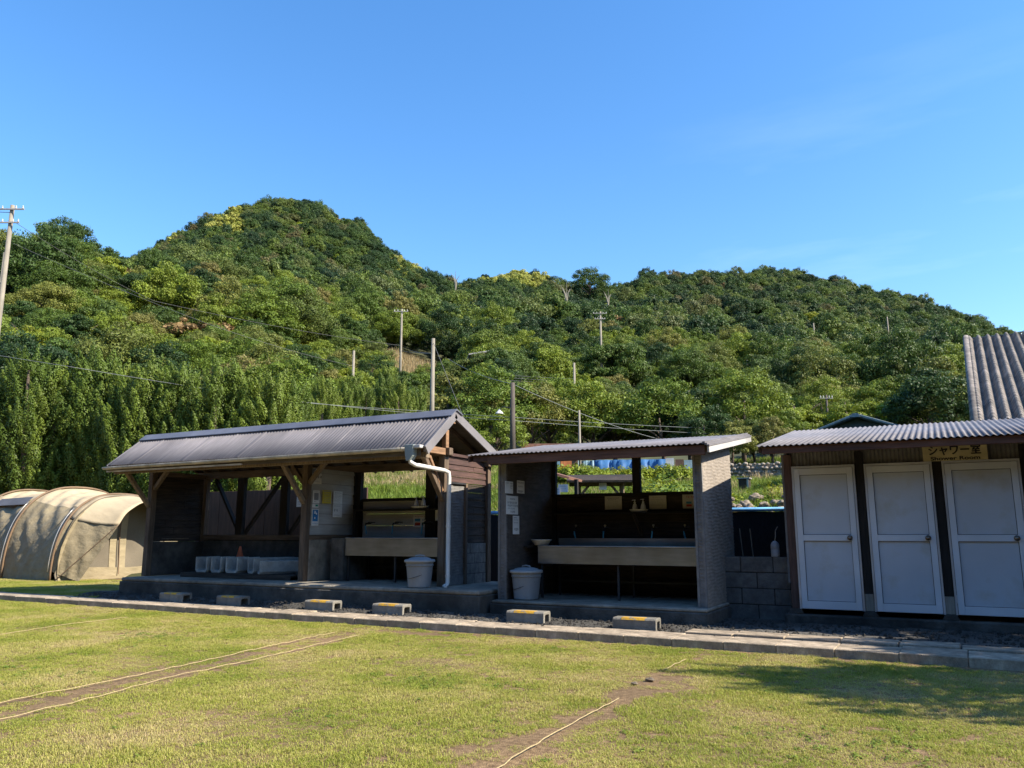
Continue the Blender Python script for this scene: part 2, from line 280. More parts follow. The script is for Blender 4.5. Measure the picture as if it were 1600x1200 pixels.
def at_(u, v, d): x, y = pol(u, d, v); return Vector((x, y, zat(u, v, d)))
NA = 150; a0, a1 = AZ[0] - .25, AZ[-1] + .25
g = MB(); nd = 140; dd = np.interp(np.linspace(0, 1, nd + 1), np.linspace(0, 1, len(DG)), DG)
def tf(i, j):
    a = a0 + (a1 - a0) * i; d = float(np.interp(j * nd, range(nd + 1), dd)); x, y = d * sin(a), d * cos(a)
    n = .25 * sin(x * .9) * sin(y * .7) * min(1, max(0, (d - 24) / 20)) + .05 * sin(x * 3.1 + y) * sin(y * 2.3) * min(1, max(0, (d - 15) / 2))
    return (x, y, terr(x, y) + n - .6 * min(1, max(0, (15.2 - y) / .6)))
g.grid(tf, NA, nd); hills = g.build('hills', 'hill_soil', smooth=True); hills['kind'] = 'structure'
gr = MB().add([(-1500, -1500, -.02), (1500, -1500, -.02), (1500, 1500, -.02), (-1500, 1500, -.02)], [(0, 1, 2, 3)]).build('ground', 'soil'); gr['kind'] = 'structure'

# ------------------------------------------------------------------ lawn, gravel, kerb
def struct(mb, name, mat, **k): o = mb.build(name, mat, **k); o['kind'] = 'structure'; return o
def GZ(x, y): return .072 + min(1, max(0, (y - 10.15) / .5)) * (.065 if x < -9 else .065 - .05 * min(1, (x + 9) / 4))
KY = lambda x: 9.42 - .018 * min(0, x + 0)  - .0 * x               # front line of the kerb
g = MB()
g.grid(lambda i, j: (-45 + 60 * i, -12 + (12 + KY(-45 + 60 * i) + .02) * j, .004 * sin(7 * i * 9) * sin(j * 40)), 120, 40)
struct(g, 'lawn', 'lawn_floor')
struct(MB().grid(lambda i, j: (-45 + 29.9 * i, 9.9 + 6.6 * j, .075 + .01 * sin(i * 50 + j * 9)), 40, 8), 'lawn_corner', 'lawn_floor')
struct(MB().grid(lambda i, j: (-15.4 + 22 * i, 9.82 + 5.1 * j, GZ(-15.4 + 22 * i, 9.82 + 5.1 * j) + .012 * sin(i * 90) * sin(j * 90) + .01 * sin(i * 230 + j * 37)), 130, 30), 'gravel_strip', 'gravel')
# kerb of single concrete stones
kb = {}
x = -24.0; first = True; kprot = None
KL = 'weathered concrete kerb stone in the long row between lawn and gravel'
i = 0
while x < 3.2:
    ln = random.choice((.58, .6, .6, .62)) if x > -12 else random.choice((.9, 1.0, .7))
    dw = .56 + jit(.02); y0 = KY(x + ln / 2); 
    if kprot is None:
        mb = MB().box(-.5, .5, 0, 1, -.12, 0)
        kprot = mb.build('kerb_stone', 'kerb_concrete', loc=(0, 0, 0), bevel=.008); o = kprot
    else: o = kprot.copy(); COL.objects.link(o)
    o.location = (x + ln / 2, y0 + jit(.005), GZ(x, 9.8) + .022 + jit(.004)); o.scale = (ln - .006, dw, 1.0); o.rotation_euler = (jit(.01), jit(.008), -.018 + jit(.008))
    tagp(o, KL, 'kerb stone', 'kerb stones along the lawn'); x += ln; i += 1
x = -2.95
while x < 3.2:
    o = kprot.copy(); COL.objects.link(o); ln = .6
    o.location = (x + ln / 2, KY(x) + .585 + jit(.01), .112 + jit(.006)); o.scale = (ln - .02, .36, 1.0); o.rotation_euler = (jit(.012), jit(.012), -.02 + jit(.012))
    tagp(o, 'concrete slab in the second row, laid behind the kerb in front of the shower doors', 'slab', 'second row of slabs'); x += ln
for k, (xa, xb, y, rz) in enumerate(((-16.5, -14.9, 10.35, .06), (-14.9, -13.6, 10.25, -.02), (-10.3, -8.9, 9.42, -.10))):
    o = MB().box(-(xb - xa) / 2, (xb - xa) / 2, -.16, .16, -.1, .0).build('paving_slab', 'kerb_concrete', loc=((xa + xb) / 2, y, (.13, .12, .085)[k]), bevel=.012)
    o.rotation_euler = (0, 0, rz)
    tagp(o, ('long grey concrete slab behind the kerb, nearest the tent', 'grey concrete slab at the foot of the long shed by its left corner', 'long loose slab lying askew on the lawn side of the kerb')[k], 'slab')
# inverted U gutter blocks used as steps
def step_block():
    t_ = thing('concrete_step', '', 'step')
    o_ = [(-.12, 0), (-.12, .135), (-.105, .16), (.105, .16), (.12, .135), (.12, 0), (.078, 0), (.075, .095), (.062, .115), (-.062, .115), (-.075, .095), (-.078, 0)]
    MB().prism(o_, 'x', -.29, .29).build('block', 'step_concrete', t_, bevel=.008)
    s_ = MB().box(-.17, .14, -.1035, .0, .1605, .1625); s_.add([(-.17, -.1225, .136), (.14, -.1225, .136), (.14, -.1065, .1622), (-.17, -.1065, .1622)], [(0, 1, 2, 3)])
    s_.build('paint_stripe', 'yellow_paint', t_)
    return t_
SL = ['grey concrete step with faded ochre stripe nearest the tent end of the long shed', 'grey concrete step with faded ochre stripe below the stacked gutter channels', 'concrete step with bright yellow stripe in front of the middle post of the long shed',
      'grey concrete step with yellow stripe in front of the dish sink in the long shed', 'concrete step with worn yellow edge in front of the bin of the middle shed', 'dark concrete step with a thin yellow line in front of the long sink']
p0 = step_block()
for k, (x, y, rz) in enumerate(((-12.45, 10.38, .02), (-10.98, 10.36, -.03), (-8.98, 10.38, .03), (-7.63, 10.40, .0), (-5.27, 10.40, .04), (-3.63, 10.28, .05))):
    o = p0 if k == 0 else dup(p0); o.location = (x, y, .085 - .003 * k); o.rotation_euler = (0, 0, rz); o['label'] = SL[k]; o['group'] = 'concrete steps with yellow stripes'

# ------------------------------------------------------------------ helpers for buildings
def corr_sheet(x0, x1, ya, za, yb, zb, pitch=.076, amp=.0085, rows=1, n=6, lap=None):
    """corrugated sheet, ribs run from (ya,za) to (yb,zb)"""
    m_ = MB(); nu = int((x1 - x0) / pitch * n); sl_ = atan2(zb - za, yb - ya)
    def f(i, j):
        x_ = x0 + (x1 - x0) * i; k = amp * sin(2 * pi * (x_ - x0) / pitch); k += (.008 if lap and (x_ - x0) % lap < .07 else 0)
        return (x_, ya + (yb - ya) * j - k * sin(sl_), za + (zb - za) * j + k * cos(sl_))
    return m_.grid(f, nu, rows)
def boards(axis, a0_, a1_, b0, b1, p, dirn=1, step=.13, thick=.018, gap=.004, lapd=.012, breaks=True, vertical=False):
    """horizontal lap boards on the plane axis=p ('x' or 'y'), along a, stacked in b=z"""
    m_ = MB(); z = b0
    while z < b1 - .01:
        z2 = min(z + step + jit(.012), b1); cuts = [a0_, a1_]
        if breaks and random.random() < .6: cuts.insert(1, a0_ + (a1_ - a0_) * random.uniform(.25, .75))
        for c0, c1 in zip(cuts, cuts[1:]):
            o0 = lapd + jit(.003); t1 = jit(.002)
            q = [(p, z + gap), (p + dirn * (thick + o0 * .3), z + gap), (p + dirn * (thick * .4 + t1), z2), (p, z2)]
            ca, cb = c0 + .002, c1 - .002
            if axis == 'x': m_.add([(a, ca, b) for a, b in q] + [(a, cb, b) for a, b in q], [(0, 1, 2, 3), (7, 6, 5, 4), (0, 4, 5, 1), (1, 5, 6, 2), (2, 6, 7, 3), (3, 7, 4, 0)])
            else: m_.add([(ca, a, b) for a, b in q] + [(cb, a, b) for a, b in q], [(0, 1, 2, 3), (7, 6, 5, 4), (0, 4, 5, 1), (1, 5, 6, 2), (2, 6, 7, 3), (3, 7, 4, 0)])
        z = z2
    return m_
def siding(axis, a0_, a1_, b0, b1, p, dirn, step=.048, amp=.019):
    """wavy-ribbed cladding panel"""
    nz = int((b1 - b0) / step) * 3; na = max(4, int((a1_ - a0_) / .05))
    def f(i, j):
        a = a0_ + (a1_ - a0_) * i; z = b0 + (b1 - b0) * j; ph = (j * nz / 3 + .22 * sin(a * 9 + z * 3) + .15 * sin(a * 23 + z * 11)) % 1
        k = p + dirn * amp * (1 - abs(2 * ph - 1) ** .8) * (.7 + .3 * sin(a * 17 + z * 29))
        return (k, a, z) if axis == 'x' else (a, k, z)
    return MB().grid(f, na, nz)

# ------------------------------------------------------------------ long shed (left)
S1 = thing('kitchen_shed', 'long open wooden camp kitchen shed with grey ribbed gable roof at the left', 'shed', (-11, 12, .07))
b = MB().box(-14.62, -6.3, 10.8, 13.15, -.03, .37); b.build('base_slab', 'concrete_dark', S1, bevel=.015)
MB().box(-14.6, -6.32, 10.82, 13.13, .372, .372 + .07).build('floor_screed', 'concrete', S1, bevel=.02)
for x in (-14.68, -10.42, -7.40):
    B(x - .065, x + .065, 11.385, 11.515, .44, 2.60).build('post', 'wood_z', S1, bevel=.008)
B(-14.9, -7.25, 11.39, 11.51, 2.60, 2.73).build('beam', 'wood_x', S1, bevel=.008)
B(-14.9, -7.28, 12.79, 12.91, 2.51, 2.66).build('beam', 'wood_x', S1, bevel=.008)
B(-14.95, -7.25, 10.70, 10.80, 2.50, 2.60).build('eave_beam', 'pale_wood', S1, bevel=.006)
EY, EZ, RY, RZ_, BY, BZ = 10.56, 2.665, 11.42, 3.34, 13.3, 2.60
for x in (-14.68, -10.42, -7.37):       # ties, king posts, brackets at each frame
    B(x - .05, x + .05, 10.72, 11.384, 2.605, 2.72).build('tie', 'orange_wood' if x > -8 else 'wood_y', S1, bevel=.006)
    B(x - .045, x + .045, 11.40, 11.49, 2.732, 3.17).build('king_post', 'orange_wood' if x > -8 else 'wood_z', S1, bevel=.006)
    MB().beam((x, 11.39, 1.86), (x, 10.79, 2.55), .075, .09, (1, 0, 0)).build('bracket', 'pale_wood' if x < -8 else 'wood_z', S1, bevel=.006)
for x, s in ((-14.68, 1), (-10.42, 1), (-7.40, -1)):
    if x < -8: MB().beam((x + .06 * s, 11.45, 2.22), (x + .44 * s, 11.45, 2.62), .075, .085, (0, 1, 0)).build('knee_brace', 'pale_wood', S1, bevel=.006)
MB().beam((-10.485, 11.45, 2.22), (-10.82, 11.45, 2.60), .07, .08, (0, 1, 0)).build('knee_brace', 'wood_z', S1, bevel=.006)
MB().beam((-7.37, 11.36, 2.0), (-7.37, 10.95, 2.56), .05, .06, (1, 0, 0)).build('bracket', 'orange_wood', S1, bevel=.005)
# roof
rf = corr_sheet(-14.98, -7.16, EY, EZ, RY, RZ_, lap=.72).build('roof', 'roof_metal', S1, smooth=True, thick=.004)
corr_sheet(-14.98, -7.16, BY, BZ, RY, RZ_, lap=.72).build('roof', 'roof_metal', S1, smooth=True, thick=.004)
MB().prism([(RY - .17, RZ_ - .085), (RY, RZ_ + .045), (RY + .2, RZ_ - .03), (RY + .2, RZ_ - .045), (RY, RZ_ + .02), (RY - .17, RZ_ - .10)], 'x', -15.0, -7.13).build('ridge_cap', 'ridge_metal', S1)
sl1 = atan2(RZ_ - EZ, RY - EY); sl2 = atan2(RZ_ - BZ, BY - RY)
def under(y): return (EZ + (y - EY) * tan(sl1)) if y < RY else (RZ_ - (y - RY) * tan(sl2))
u_ = MB().prism([(EY + .03, under(EY + .03) - .02), (RY, RZ_ - .02), (BY - .03, under(BY - .03) - .02), (BY - .03, under(BY - .03) - .038), (RY, RZ_ - .038), (EY + .03, under(EY + .03) - .038)], 'x', -14.94, -7.22)
u_.build('roof_boards', 'underside', S1)
for x in np.linspace(-14.7, -7.5, 17):
    x = float(x)
    MB().beam((x, EY + .06, under(EY + .06) - .075), (x, RY, RZ_ - .085), .045, .075, (0, 0, 1)).build('rafter', 'wood_y', S1)
    MB().beam((x, BY - .06, under(BY - .06) - .075), (x, RY + .003, RZ_ - .085), .045, .075, (0, 0, 1)).build('rafter', 'wood_y', S1)
for xv, nm in ((-7.175, 0), (-14.965, 1)):
    MB().beam((xv, EY + .02, under(EY + .02) - .075), (xv, RY + .03, RZ_ - .045), .035, .15, (0, 0, 1)).build('verge_board', 'roof_metal', S1, bevel=.004)
    MB().beam((xv, BY - .02, under(BY - .02) - .06), (xv, RY + .003, RZ_ - .045), .035, .15, (0, 0, 1)).build('verge_board', 'red_board' if nm else 'roof_metal', S1, bevel=.004)
B(-7.26, -7.20, 11.40, 11.50, 3.14, 3.22).build('ridge_beam_end', 'orange_wood', S1, bevel=.004)
# gutter
gpts = []
g = MB()
def gp(i, j):
    a = pi + pi * j; return (-15.02 + (7.62) * i, EY - .035 + .055 * cos(a), EZ - .035 + .03 * i + .055 * sin(a))
g.grid(gp, 24, 8); gt = g.build('gutter', 'gutter', S1, smooth=True, thick=.006)
for k in range(13):
    x = -14.8 + k * .6; i = (x + 15.02) / 7.62
    MB().grid(lambda a, c: (x + .02 * a, EY - .035 + .060 * cos(pi + pi * c), EZ - .035 + .03 * i + .060 * sin(pi + pi * c)), 1, 8).build('gutter_bracket', 'gutter', gt, thick=.004)
B(-15.0, -7.3, EY + .03, EY + .055, EZ - .13, EZ - .02).build('eave_board', 'underside', S1)
B(-15.0, -11.2, EY + .0, EY + .028, EZ - .135, EZ - .105).build('eave_batten', 'gutter', S1)
MB().prism([(-7.52, 2.70), (-7.34, 2.70), (-7.36, 2.52), (-7.42, 2.44), (-7.48, 2.44), (-7.50, 2.52)], 'y', EY - .10, EY + .03).build('rain_hopper', 'hopper', S1, bevel=.006)
B(-7.34, -7.22, EY - .09, EY + .02, 2.64, 2.69).build('gutter_end', 'trim_white', S1, bevel=.006)
MB().tube([(-7.45, EY - .035, 2.50), (-7.43, EY - .035, 2.42), (-7.38, EY + .03, 2.38), (-7.24, 11.22, 2.33), (-7.20, 11.29, 2.30), (-7.20, 11.31, 2.22), (-7.20, 11.31, .52), (-7.20, 11.27, .47), (-7.20, 11.2, .455)], .036, 12).build('downpipe', 'pvc', S1, smooth=True)
for z in (2.02, 1.42, .62): MB().tube([(-7.20, 11.31, z - .02), (-7.20, 11.31, z + .02)], .042, 12).build('pipe_clip', 'pvc', S1)
# gable end wall at the right
boards('x', 11.52, 12.93, 2.17, 2.61, -7.40, 1, step=.10).build('gable_boards', 'red_board', S1)
B(-7.44, -7.35, 11.50, 12.97, 2.61, 2.66).build('gable_plate', 'red_board', S1)
boards('x', 12.15, 12.93, 1.14, 2.168, -7.41, 1, step=.125).build('side_boards', 'dark_board', S1)
siding('x', 11.53, 12.08, .60, 2.13, -7.385, 1).build('ribbed_panel', 'siding_grey', S1, smooth=True)
B(-7.42, -7.39, 11.53, 12.08, .45, 2.14).build('panel_back', 'siding_grey', S1); B(-7.39, -7.37, 11.53, 12.08, .45, .60).build('panel_sill', 'siding_grey', S1)
B(-7.45, -7.34, 12.09, 12.15, .44, 2.16).build('frame_post', 'wood_z', S1); B(-7.42, -7.34, 11.52, 12.09, 2.14, 2.168).build('panel_head', 'dark_iron', S1)
B(-7.46, -7.34, 12.86, 12.98, .44, 2.61).build('post', 'wood_z', S1)
bw = MB()
for r_ in range(4):
    for c_ in range(3):
        ya = 12.16 + c_ * .30 - (.15 if r_ % 2 else 0); yb = ya + .292
        ya = max(ya, 12.16); yb = min(yb, 12.85)
        if yb - ya > .05: bw.box(-7.45, -7.37 + jit(.004), ya, yb, .44 + r_ * .175, .44 + r_ * .175 + .168)
bw.build('block_footing', 'block', S1, bevel=.006); B(-7.44, -7.378, 12.16, 12.85, .44, 1.13).build('mortar', 'joint', S1)
# left wall
boards('x', 11.52, 12.78, 1.14, 2.50, -14.70, 1, step=.14).build('side_boards', 'dark_board', S1); B(-14.72, -14.701, 11.52, 12.78, 1.14, 2.50).build('wall_sheet', 'dark_board', S1)
B(-14.76, -14.62, 11.52, 12.95, .44, 1.13).build('low_wall', 'concrete_dark', S1, bevel=.012)
B(-14.72, -14.60, 12.79, 12.91, 1.13, 2.51).build('post', 'wood_z', S1, bevel=.006); B(-14.74, -14.62, 11.52, 12.78, 2.50, 2.60).build('plate', 'wood_y', S1)
MB().beam((-14.60, 11.7, 1.19), (-14.60, 12.4, 1.20), .02, .012).build('batten', 'pale_wood', S1)
# back wall left bay
B(-14.61, -10.42, 12.80, 12.96, .44, 1.165).build('low_wall', 'concrete_dark', S1, bevel=.015)
B(-14.60, -10.44, 12.76, 12.92, 1.167, 1.275).build('rail', 'wood_x', S1, bevel=.006)
for x in (-13.55, -12.28, -10.95): B(x - .10, x + .10, 12.80, 12.90, 1.275, 2.51).build('post', 'black_wood', S1, bevel=.006)
for a, c in (((-14.45, 2.50), (-13.62, 1.28)), ((-13.50, 1.28), (-12.42, 2.50)), ((-12.2, 1.28), (-11.2, 2.5))):
    MB().beam((a[0], 12.93, a[1]), (c[0], 12.93, c[1]), .05, .10, (0, 1, 0)).build('diagonal_brace', 'black_wood', S1, bevel=.005)
# partition
boards('x', 11.52, 12.79, 1.275, 2.515, -10.41, 1, step=.19, lapd=.008, breaks=False).build('partition_boards', 'plank_white', S1)
boards('x', 11.52, 12.79, 1.275, 2.515, -10.43, -1, step=.19, lapd=.008, breaks=False).build('partition_boards', 'dark_board', S1)
B(-10.45, -10.345, 11.516, 12.79, 1.19, 1.275).build('rail', 'wood_y', S1, bevel=.006); B(-10.47, -10.35, 11.516, 12.79, .44, 1.19).build('low_wall', 'concrete', S1, bevel=.012)
B(-10.44, -10.36, 12.79, 12.90, 1.275, 2.51).build('post', 'black_wood', S1)
# back wall right bay
boards('y', -10.34, -7.46, 1.22, 1.93, 12.93, -1, step=.24, lapd=.006, breaks=False).build('back_boards', 'plank_white_x', S1)
B(-10.34, -7.46, 12.90, 12.98, .44, 1.22).build('low_wall', 'concrete_dark', S1); B(-10.34, -7.46, 12.86, 12.95, 1.93, 1.985).build('window_sill', 'black_wood', S1, bevel=.005)
B(-10.34, -10.24, 12.80, 12.9, 1.22, 2.51).build('post', 'black_wood', S1); B(-8.68, -8.44, 12.80, 12.92, 1.22, 2.51).build('post', 'black_wood', S1, bevel=.005)
B(-10.2, -7.5, 12.58, 12.89, 1.735, 1.765).build('shelf', 'black_wood', S1); B(-10.22, -10.16, 12.57, 12.63, 1.22, 1.765).build('shelf_post', 'black_wood', S1)

# sink helper -----------------------------------------------------------------
def sink(name, label, x0, x1, yf, yb, zb, zt, ztb, taps, tapz, tapy, tap_dir, hose_len, loc, leg_mat='dark_iron', pipe=True):
    s = thing(name, label, 'sink', loc)
    w_ = .03
    MB().box(x0, x1, yf, yf + .012, zb, zt).build('front_panel', 'steel_stain', s, bevel=.004)
    MB().box(x0, x1, yf - .012, yf + .06, zt, zt + .022).build('rim', 'steel', s, bevel=.006, seg=2)
    tb = MB(); zf = zb + .07
    tb.box(x0 + .012, x1 - .012, yf + .012, yb, zf, zf + .012); tb.box(x0, x0 + .012, yf + .0125, yb, zb, zt); tb.box(x1 - .012, x1, yf + .0125, yb, zb, zt)
    tb.build('trough', 'steel', s); MB().box(x0, x1, yb, yb + .012, zb, ztb).build('splashback', 'steel', s, bevel=.003)
    for x in (x0 + .05, (x0 + x1) / 2, x1 - .05):
        for y in (yf + .06, yb - .06): B(x - .016, x + .016, y - .016, y + .016, loc[2], zf).build('leg', leg_mat, s)
    B(x0 + .05, x1 - .05, yb - .08, yb - .05, loc[2] + .22, loc[2] + .25).build('stretcher', leg_mat, s)
    for k, x in enumerate(taps):
        tp = MB().tube([(x, tapy + .10, tapz), (x, tapy, tapz), (x + .0, tapy - .06, tapz - .01), (x, tapy - .075, tapz - .05)], .014, 8).build('tap', 'dark_iron', s, smooth=True)
        h = MB().lathe([(.0, 0), (.02, 0), (.022, .02), (.012, .03), (0, .03)], (x, tapy, tapz + .035), 10); h.tube([(x, tapy, tapz), (x, tapy, tapz + .04)], .008, 6)
        h.build('handle', 'steel', tp); MB().beam((x + .01, tapy - .02, tapz + .015), (x + tap_dir, tapy - .03, tapz + .012), .02, .022).build('lever', 'dark_iron', tp, bevel=.004)
        l = hose_len * (1 + jit(.12)); dx = jit(.05)
        MB().tube([(x, tapy - .075, tapz - .045), (x + dx * .2, tapy - .085, tapz - .1), (x + dx * .7, tapy - .09, tapz - .05 - l * .6), (x + dx, tapy - .10, tapz - .05 - l)], .013, 8).build('hose', 'blue_hose', tp, smooth=True)
    return s
sk1 = sink('dish_sink', 'stainless trough sink with three taps on the white back wall of the long shed', -9.83, -7.62, 11.9, 12.62, .90, 1.205, 1.22, (-9.93, -9.28, -8.6), 1.50, 12.68, .20, .17, (-8.7, 12.3, .44))
KIDS
B(-10.14, -9.84, 11.86, 12.6, .44, 1.22).build('side_pier', 'concrete_dark', S1, bevel=.012)
B(-10.14, -7.5, 12.64, 12.88, 1.19, 1.225).build('counter_ledge', 'black_wood', S1)

# ------------------------------------------------------------------ middle shed
S2 = thing('sink_shed', 'open washing-up shed with brown ribbed siding and a lean-to roof, in the middle', 'shed', (-4.6, 12, .07))
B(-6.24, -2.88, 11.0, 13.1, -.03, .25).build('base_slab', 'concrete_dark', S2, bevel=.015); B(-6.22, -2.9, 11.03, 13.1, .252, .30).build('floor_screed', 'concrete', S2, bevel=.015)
def wall_zt(y): return 2.50 + .149 * (y - 10.85) - .12
for xa, xb, mi, mo in ((-6.19, -6.05, 'siding_dark', 'siding'), (-3.06, -2.93, 'siding_dark', 'siding')):
    MB().prism([(11.2, .30), (12.95, .30), (12.95, wall_zt(12.95)), (11.2, wall_zt(11.2))], 'x', xa + .012, xb - .012).build('side_wall', 'siding_grey', S2)
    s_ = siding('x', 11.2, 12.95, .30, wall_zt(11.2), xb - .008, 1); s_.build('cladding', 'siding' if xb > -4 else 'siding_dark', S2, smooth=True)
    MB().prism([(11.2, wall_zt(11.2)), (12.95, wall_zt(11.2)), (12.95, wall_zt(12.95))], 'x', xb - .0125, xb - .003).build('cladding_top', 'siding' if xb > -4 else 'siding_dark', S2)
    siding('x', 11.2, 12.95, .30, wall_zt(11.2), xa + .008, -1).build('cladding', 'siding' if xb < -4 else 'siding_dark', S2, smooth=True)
    # ribbed end face towards the lawn with corner strips
    siding('y', xa + .03, xb - .03, .30, wall_zt(11.2) , 11.195, -1, step=.05, amp=.010).build('end_face', 'siding_grey', S2)
    B(xa, xa + .032, 11.175, 11.22, .30, wall_zt(11.2)).build('corner_strip', 'siding_grey', S2); B(xb - .032, xb, 11.175, 11.22, .30, wall_zt(11.2)).build('corner_strip', 'siding_grey', S2)
boards('y', -6.05, -3.06, .30, 1.93, 12.95, -1, step=.2, lapd=.006).build('back_boards', 'dark_board_x', S2); B(-6.05, -3.06, 12.951, 12.98, .30, 1.93).build('back_sheet', 'siding_dark', S2)
B(-6.05, -3.06, 12.86, 12.99, 1.93, 1.975).build('window_sill', 'black_wood', S2, bevel=.005); B(-6.05, -3.06, 12.88, 12.96, 2.60, 2.70).build('beam', 'black_wood', S2)
B(-4.56, -4.42, 12.88, 12.96, 1.975, 2.60).build('post', 'black_wood', S2, bevel=.005); B(-6.05, -5.98, 12.88, 12.96, .3, 2.60).build('post', 'black_wood', S2)
B(-5.98, -3.08, 12.66, 12.93, 1.625, 1.65).build('shelf', 'black_wood', S2); MB().beam((-4.5, 12.72, 1.62), (-4.42, 12.9, 1.28), .03, .06).build('shelf_bracket', 'wood_z', S2)
B(-6.03, -5.9, 11.75, 12.6, 1.08, 1.11).build('side_shelf', 'black_wood', S2)
sa, sb = (10.85, 2.515), (13.7, 2.945)
corr_sheet(-6.59, -2.80, sa[0], sa[1], sb[0], sb[1], amp=.009).build('roof', 'roof_metal', S2, smooth=True, thick=.004)
MB().prism([(10.93, 2.495), (13.66, 2.91), (13.66, 2.89), (10.93, 2.475)], 'x', -6.5, -2.82).build('roof_boards', 'underside', S2)
B(-6.23, -2.80, 10.895, 10.935, 2.365, 2.50).build('fascia', 'fascia', S2, bevel=.005); B(-6.50, -6.235, 10.91, 10.94, 2.42, 2.50).build('fascia_end', 'red_board', S2)
for y in (11.24, 12.4, 13.4): B(-6.5, -2.84, y - .04, y + .04, wall_zt(y) + .0, wall_zt(y) + .075).build('purlin', 'wood_x', S2)
for k in range(3): MB().beam((-2.80 + .030 * k, sa[0] - .01, sa[1] + .012 - .022 * k), (-2.80 + .030 * k, sb[0], sb[1] + .012 - .022 * k), .036, .026).build('verge_flashing', 'roof_metal', S2)
MB().beam((-2.745, sa[0] + .02, sa[1] - .085), (-2.745, sb[0], sb[1] - .085), .03, .085).build('verge_board', 'trim_white', S2, bevel=.004)
MB().beam((-6.56, sa[0] + .03, sa[1] - .06), (-6.56, sb[0], sb[1] - .06), .03, .085).build('verge_board', 'red_board', S2)
sk2 = sink('long_sink', 'long stainless sink with four taps and blue hoses under the middle shed roof', -5.78, -3.10, 11.75, 12.55, .83, 1.09, 1.225, (-5.53, -5.0, -4.16, -3.64), 1.385, 12.72, .085, .22, (-4.5, 12.1, .30))

# ------------------------------------------------------------------ shower block (right)
S3 = thing('shower_block', 'shower block with a row of white doors under a grey ribbed roof at the right', 'shower block', (.3, 12.6, .05))
B(-2.06, 2.2, 11.97, 14.6, -.05, .205).build('base_slab', 'concrete_dark', S3, bevel=.02)
for x in (-1.915, -.965, -.015, .985, 1.93):
    B(x - .055, x + .055, 12.06, 12.16, .275, 2.42).build('post', 'red_post' if x < -1.5 else 'black_wood', S3, bevel=.005)
    MB().prism([(x - .10, .205), (x + .10, .205), (x + .065, .275), (x - .065, .275)], 'y', 12.03, 12.18).build('footing', 'concrete_dark', S3, bevel=.005)
    if x > -1.5: B(x - .056, x + .056, 12.05, 12.062, .28, .50).build('weathered_foot', 'dead_wood', S3)
MB().prism([(12.13, 2.245), (12.13, 2.47), (12.12, 2.47), (12.12, 2.245)], 'x', -1.86, 2.0).build('head_board', 'black_wood', S3)
g = MB(); g.grid(lambda i, j: (-1.86 + 3.86 * i, 12.105 + .009 * sin(2 * pi * 3.86 * i / .05), 2.25 + .24 * j), int(3.86 / .05 * 6), 1); g.build('ribbed_fascia', 'siding_grey', S3, smooth=True)
B(-1.96, 2.0, 12.06, 12.14, 2.46, 2.56).build('beam', 'wood_x', S3)
MB().prism([(12.17, .2), (14.55, .2), (14.55, 2.9), (12.17, 2.52)], 'x', -1.97, -1.93).build('side_wall', 'siding_grey', S3)
B(-2.0, -1.972, 12.07, 12.11, .62, 2.42).build('corner_batten', 'siding_grey', S3)
MB().prism([(12.35, .2), (14.55, .2), (14.55, 2.9), (12.35, 2.52)], 'x', 2.05, 2.09).build('side_wall', 'siding_grey', S3); B(-1.93, 2.05, 14.5, 14.55, .2, 2.88).build('back_wall', 'siding_grey', S3)
B(-1.93, 2.05, 12.9, 12.93, .21, 2.5).build('inner_wall', 'black_wood', S3)
corr_sheet(-2.20, 2.35, 11.25, 2.475, 14.8, 3.09, amp=.010).build('roof', 'roof_metal', S3, smooth=True, thick=.004)
MB().prism([(11.35, 2.475), (14.75, 3.05), (14.75, 3.03), (11.35, 2.455)], 'x', -2.14, 2.3).build('roof_boards', 'underside', S3)
B(-2.12, 2.3, 11.30, 11.34, 2.372, 2.468).build('fascia', 'fascia', S3, bevel=.005)
MB().beam((-2.16, 11.36, 2.44), (-2.16, 14.76, 3.03), .03, .09).build('verge_board', 'red_board', S3)
def shower_door(x0, x1):
    z0, z1 = .275, 2.245; y = 12.02; fw = .075
    d = MB(); d.box(x0, x0 + .025, y + .01, 12.10, z0, z1); d.box(x1 - .025, x1, y + .01, 12.10, z0, z1); d.box(x0 + .025, x1 - .025, y + .01, 12.10, z1 - .03, z1)
    dr = d.build('door_frame', 'alu', S3)
    lf = B(x0 + .03, x1 - .03, y + .03, y + .05, z0 + .005, z1 - .035).build('door', 'door_panel', S3)
    st = MB(); a, c = x0 + .03, x1 - .03
    st.box(a, a + fw, y, y + .035, z0 + .005, z1 - .035); st.box(c - fw, c, y, y + .035, z0 + .005, z1 - .035)
    for za, zb in ((z0 + .005, z0 + .11), (1.20, 1.285), (z1 - .125, z1 - .035)): st.box(a + fw, c - fw, y + .001, y + .035, za, zb)
    st.build('stiles', 'door_white', lf, bevel=.003)
    gk = MB()
    for za, zb in ((z0 + .11, 1.20), (1.285, z1 - .125)):
        for q in ((a + fw, a + fw + .006, za, zb), (c - fw - .006, c - fw, za, zb), (a + fw, c - fw, za, za + .006), (a + fw, c - fw, zb - .006, zb)): gk.box(q[0], q[1], y + .028, y + .0297, q[2], q[3])
    gk.build('gasket', 'black', lf)
    kx = c - fw / 2 - .055
    k = MB(); k.add([(v_[0], v_[2], v_[1]) for v_ in MB().lathe([(0, 0), (.036, 0), (.036, .006), (.014, .01), (.014, .03), (.026, .036), (.031, .05), (.026, .064), (0, .068)], (0, 0, 0), 18, cap=False).v], MB().lathe([(0, 0)] * 9, n=18, cap=False).f)
    k.v = [(kx + p[0], y - p[1], 1.243 + p[2]) for p in k.v]; k.build('knob', 'knob', lf, smooth=True)
    for z in (.42, 1.95): B(x0 + .012, x0 + .03, y - .012, y + .012, z, z + .10).build('hinge', 'alu', lf)
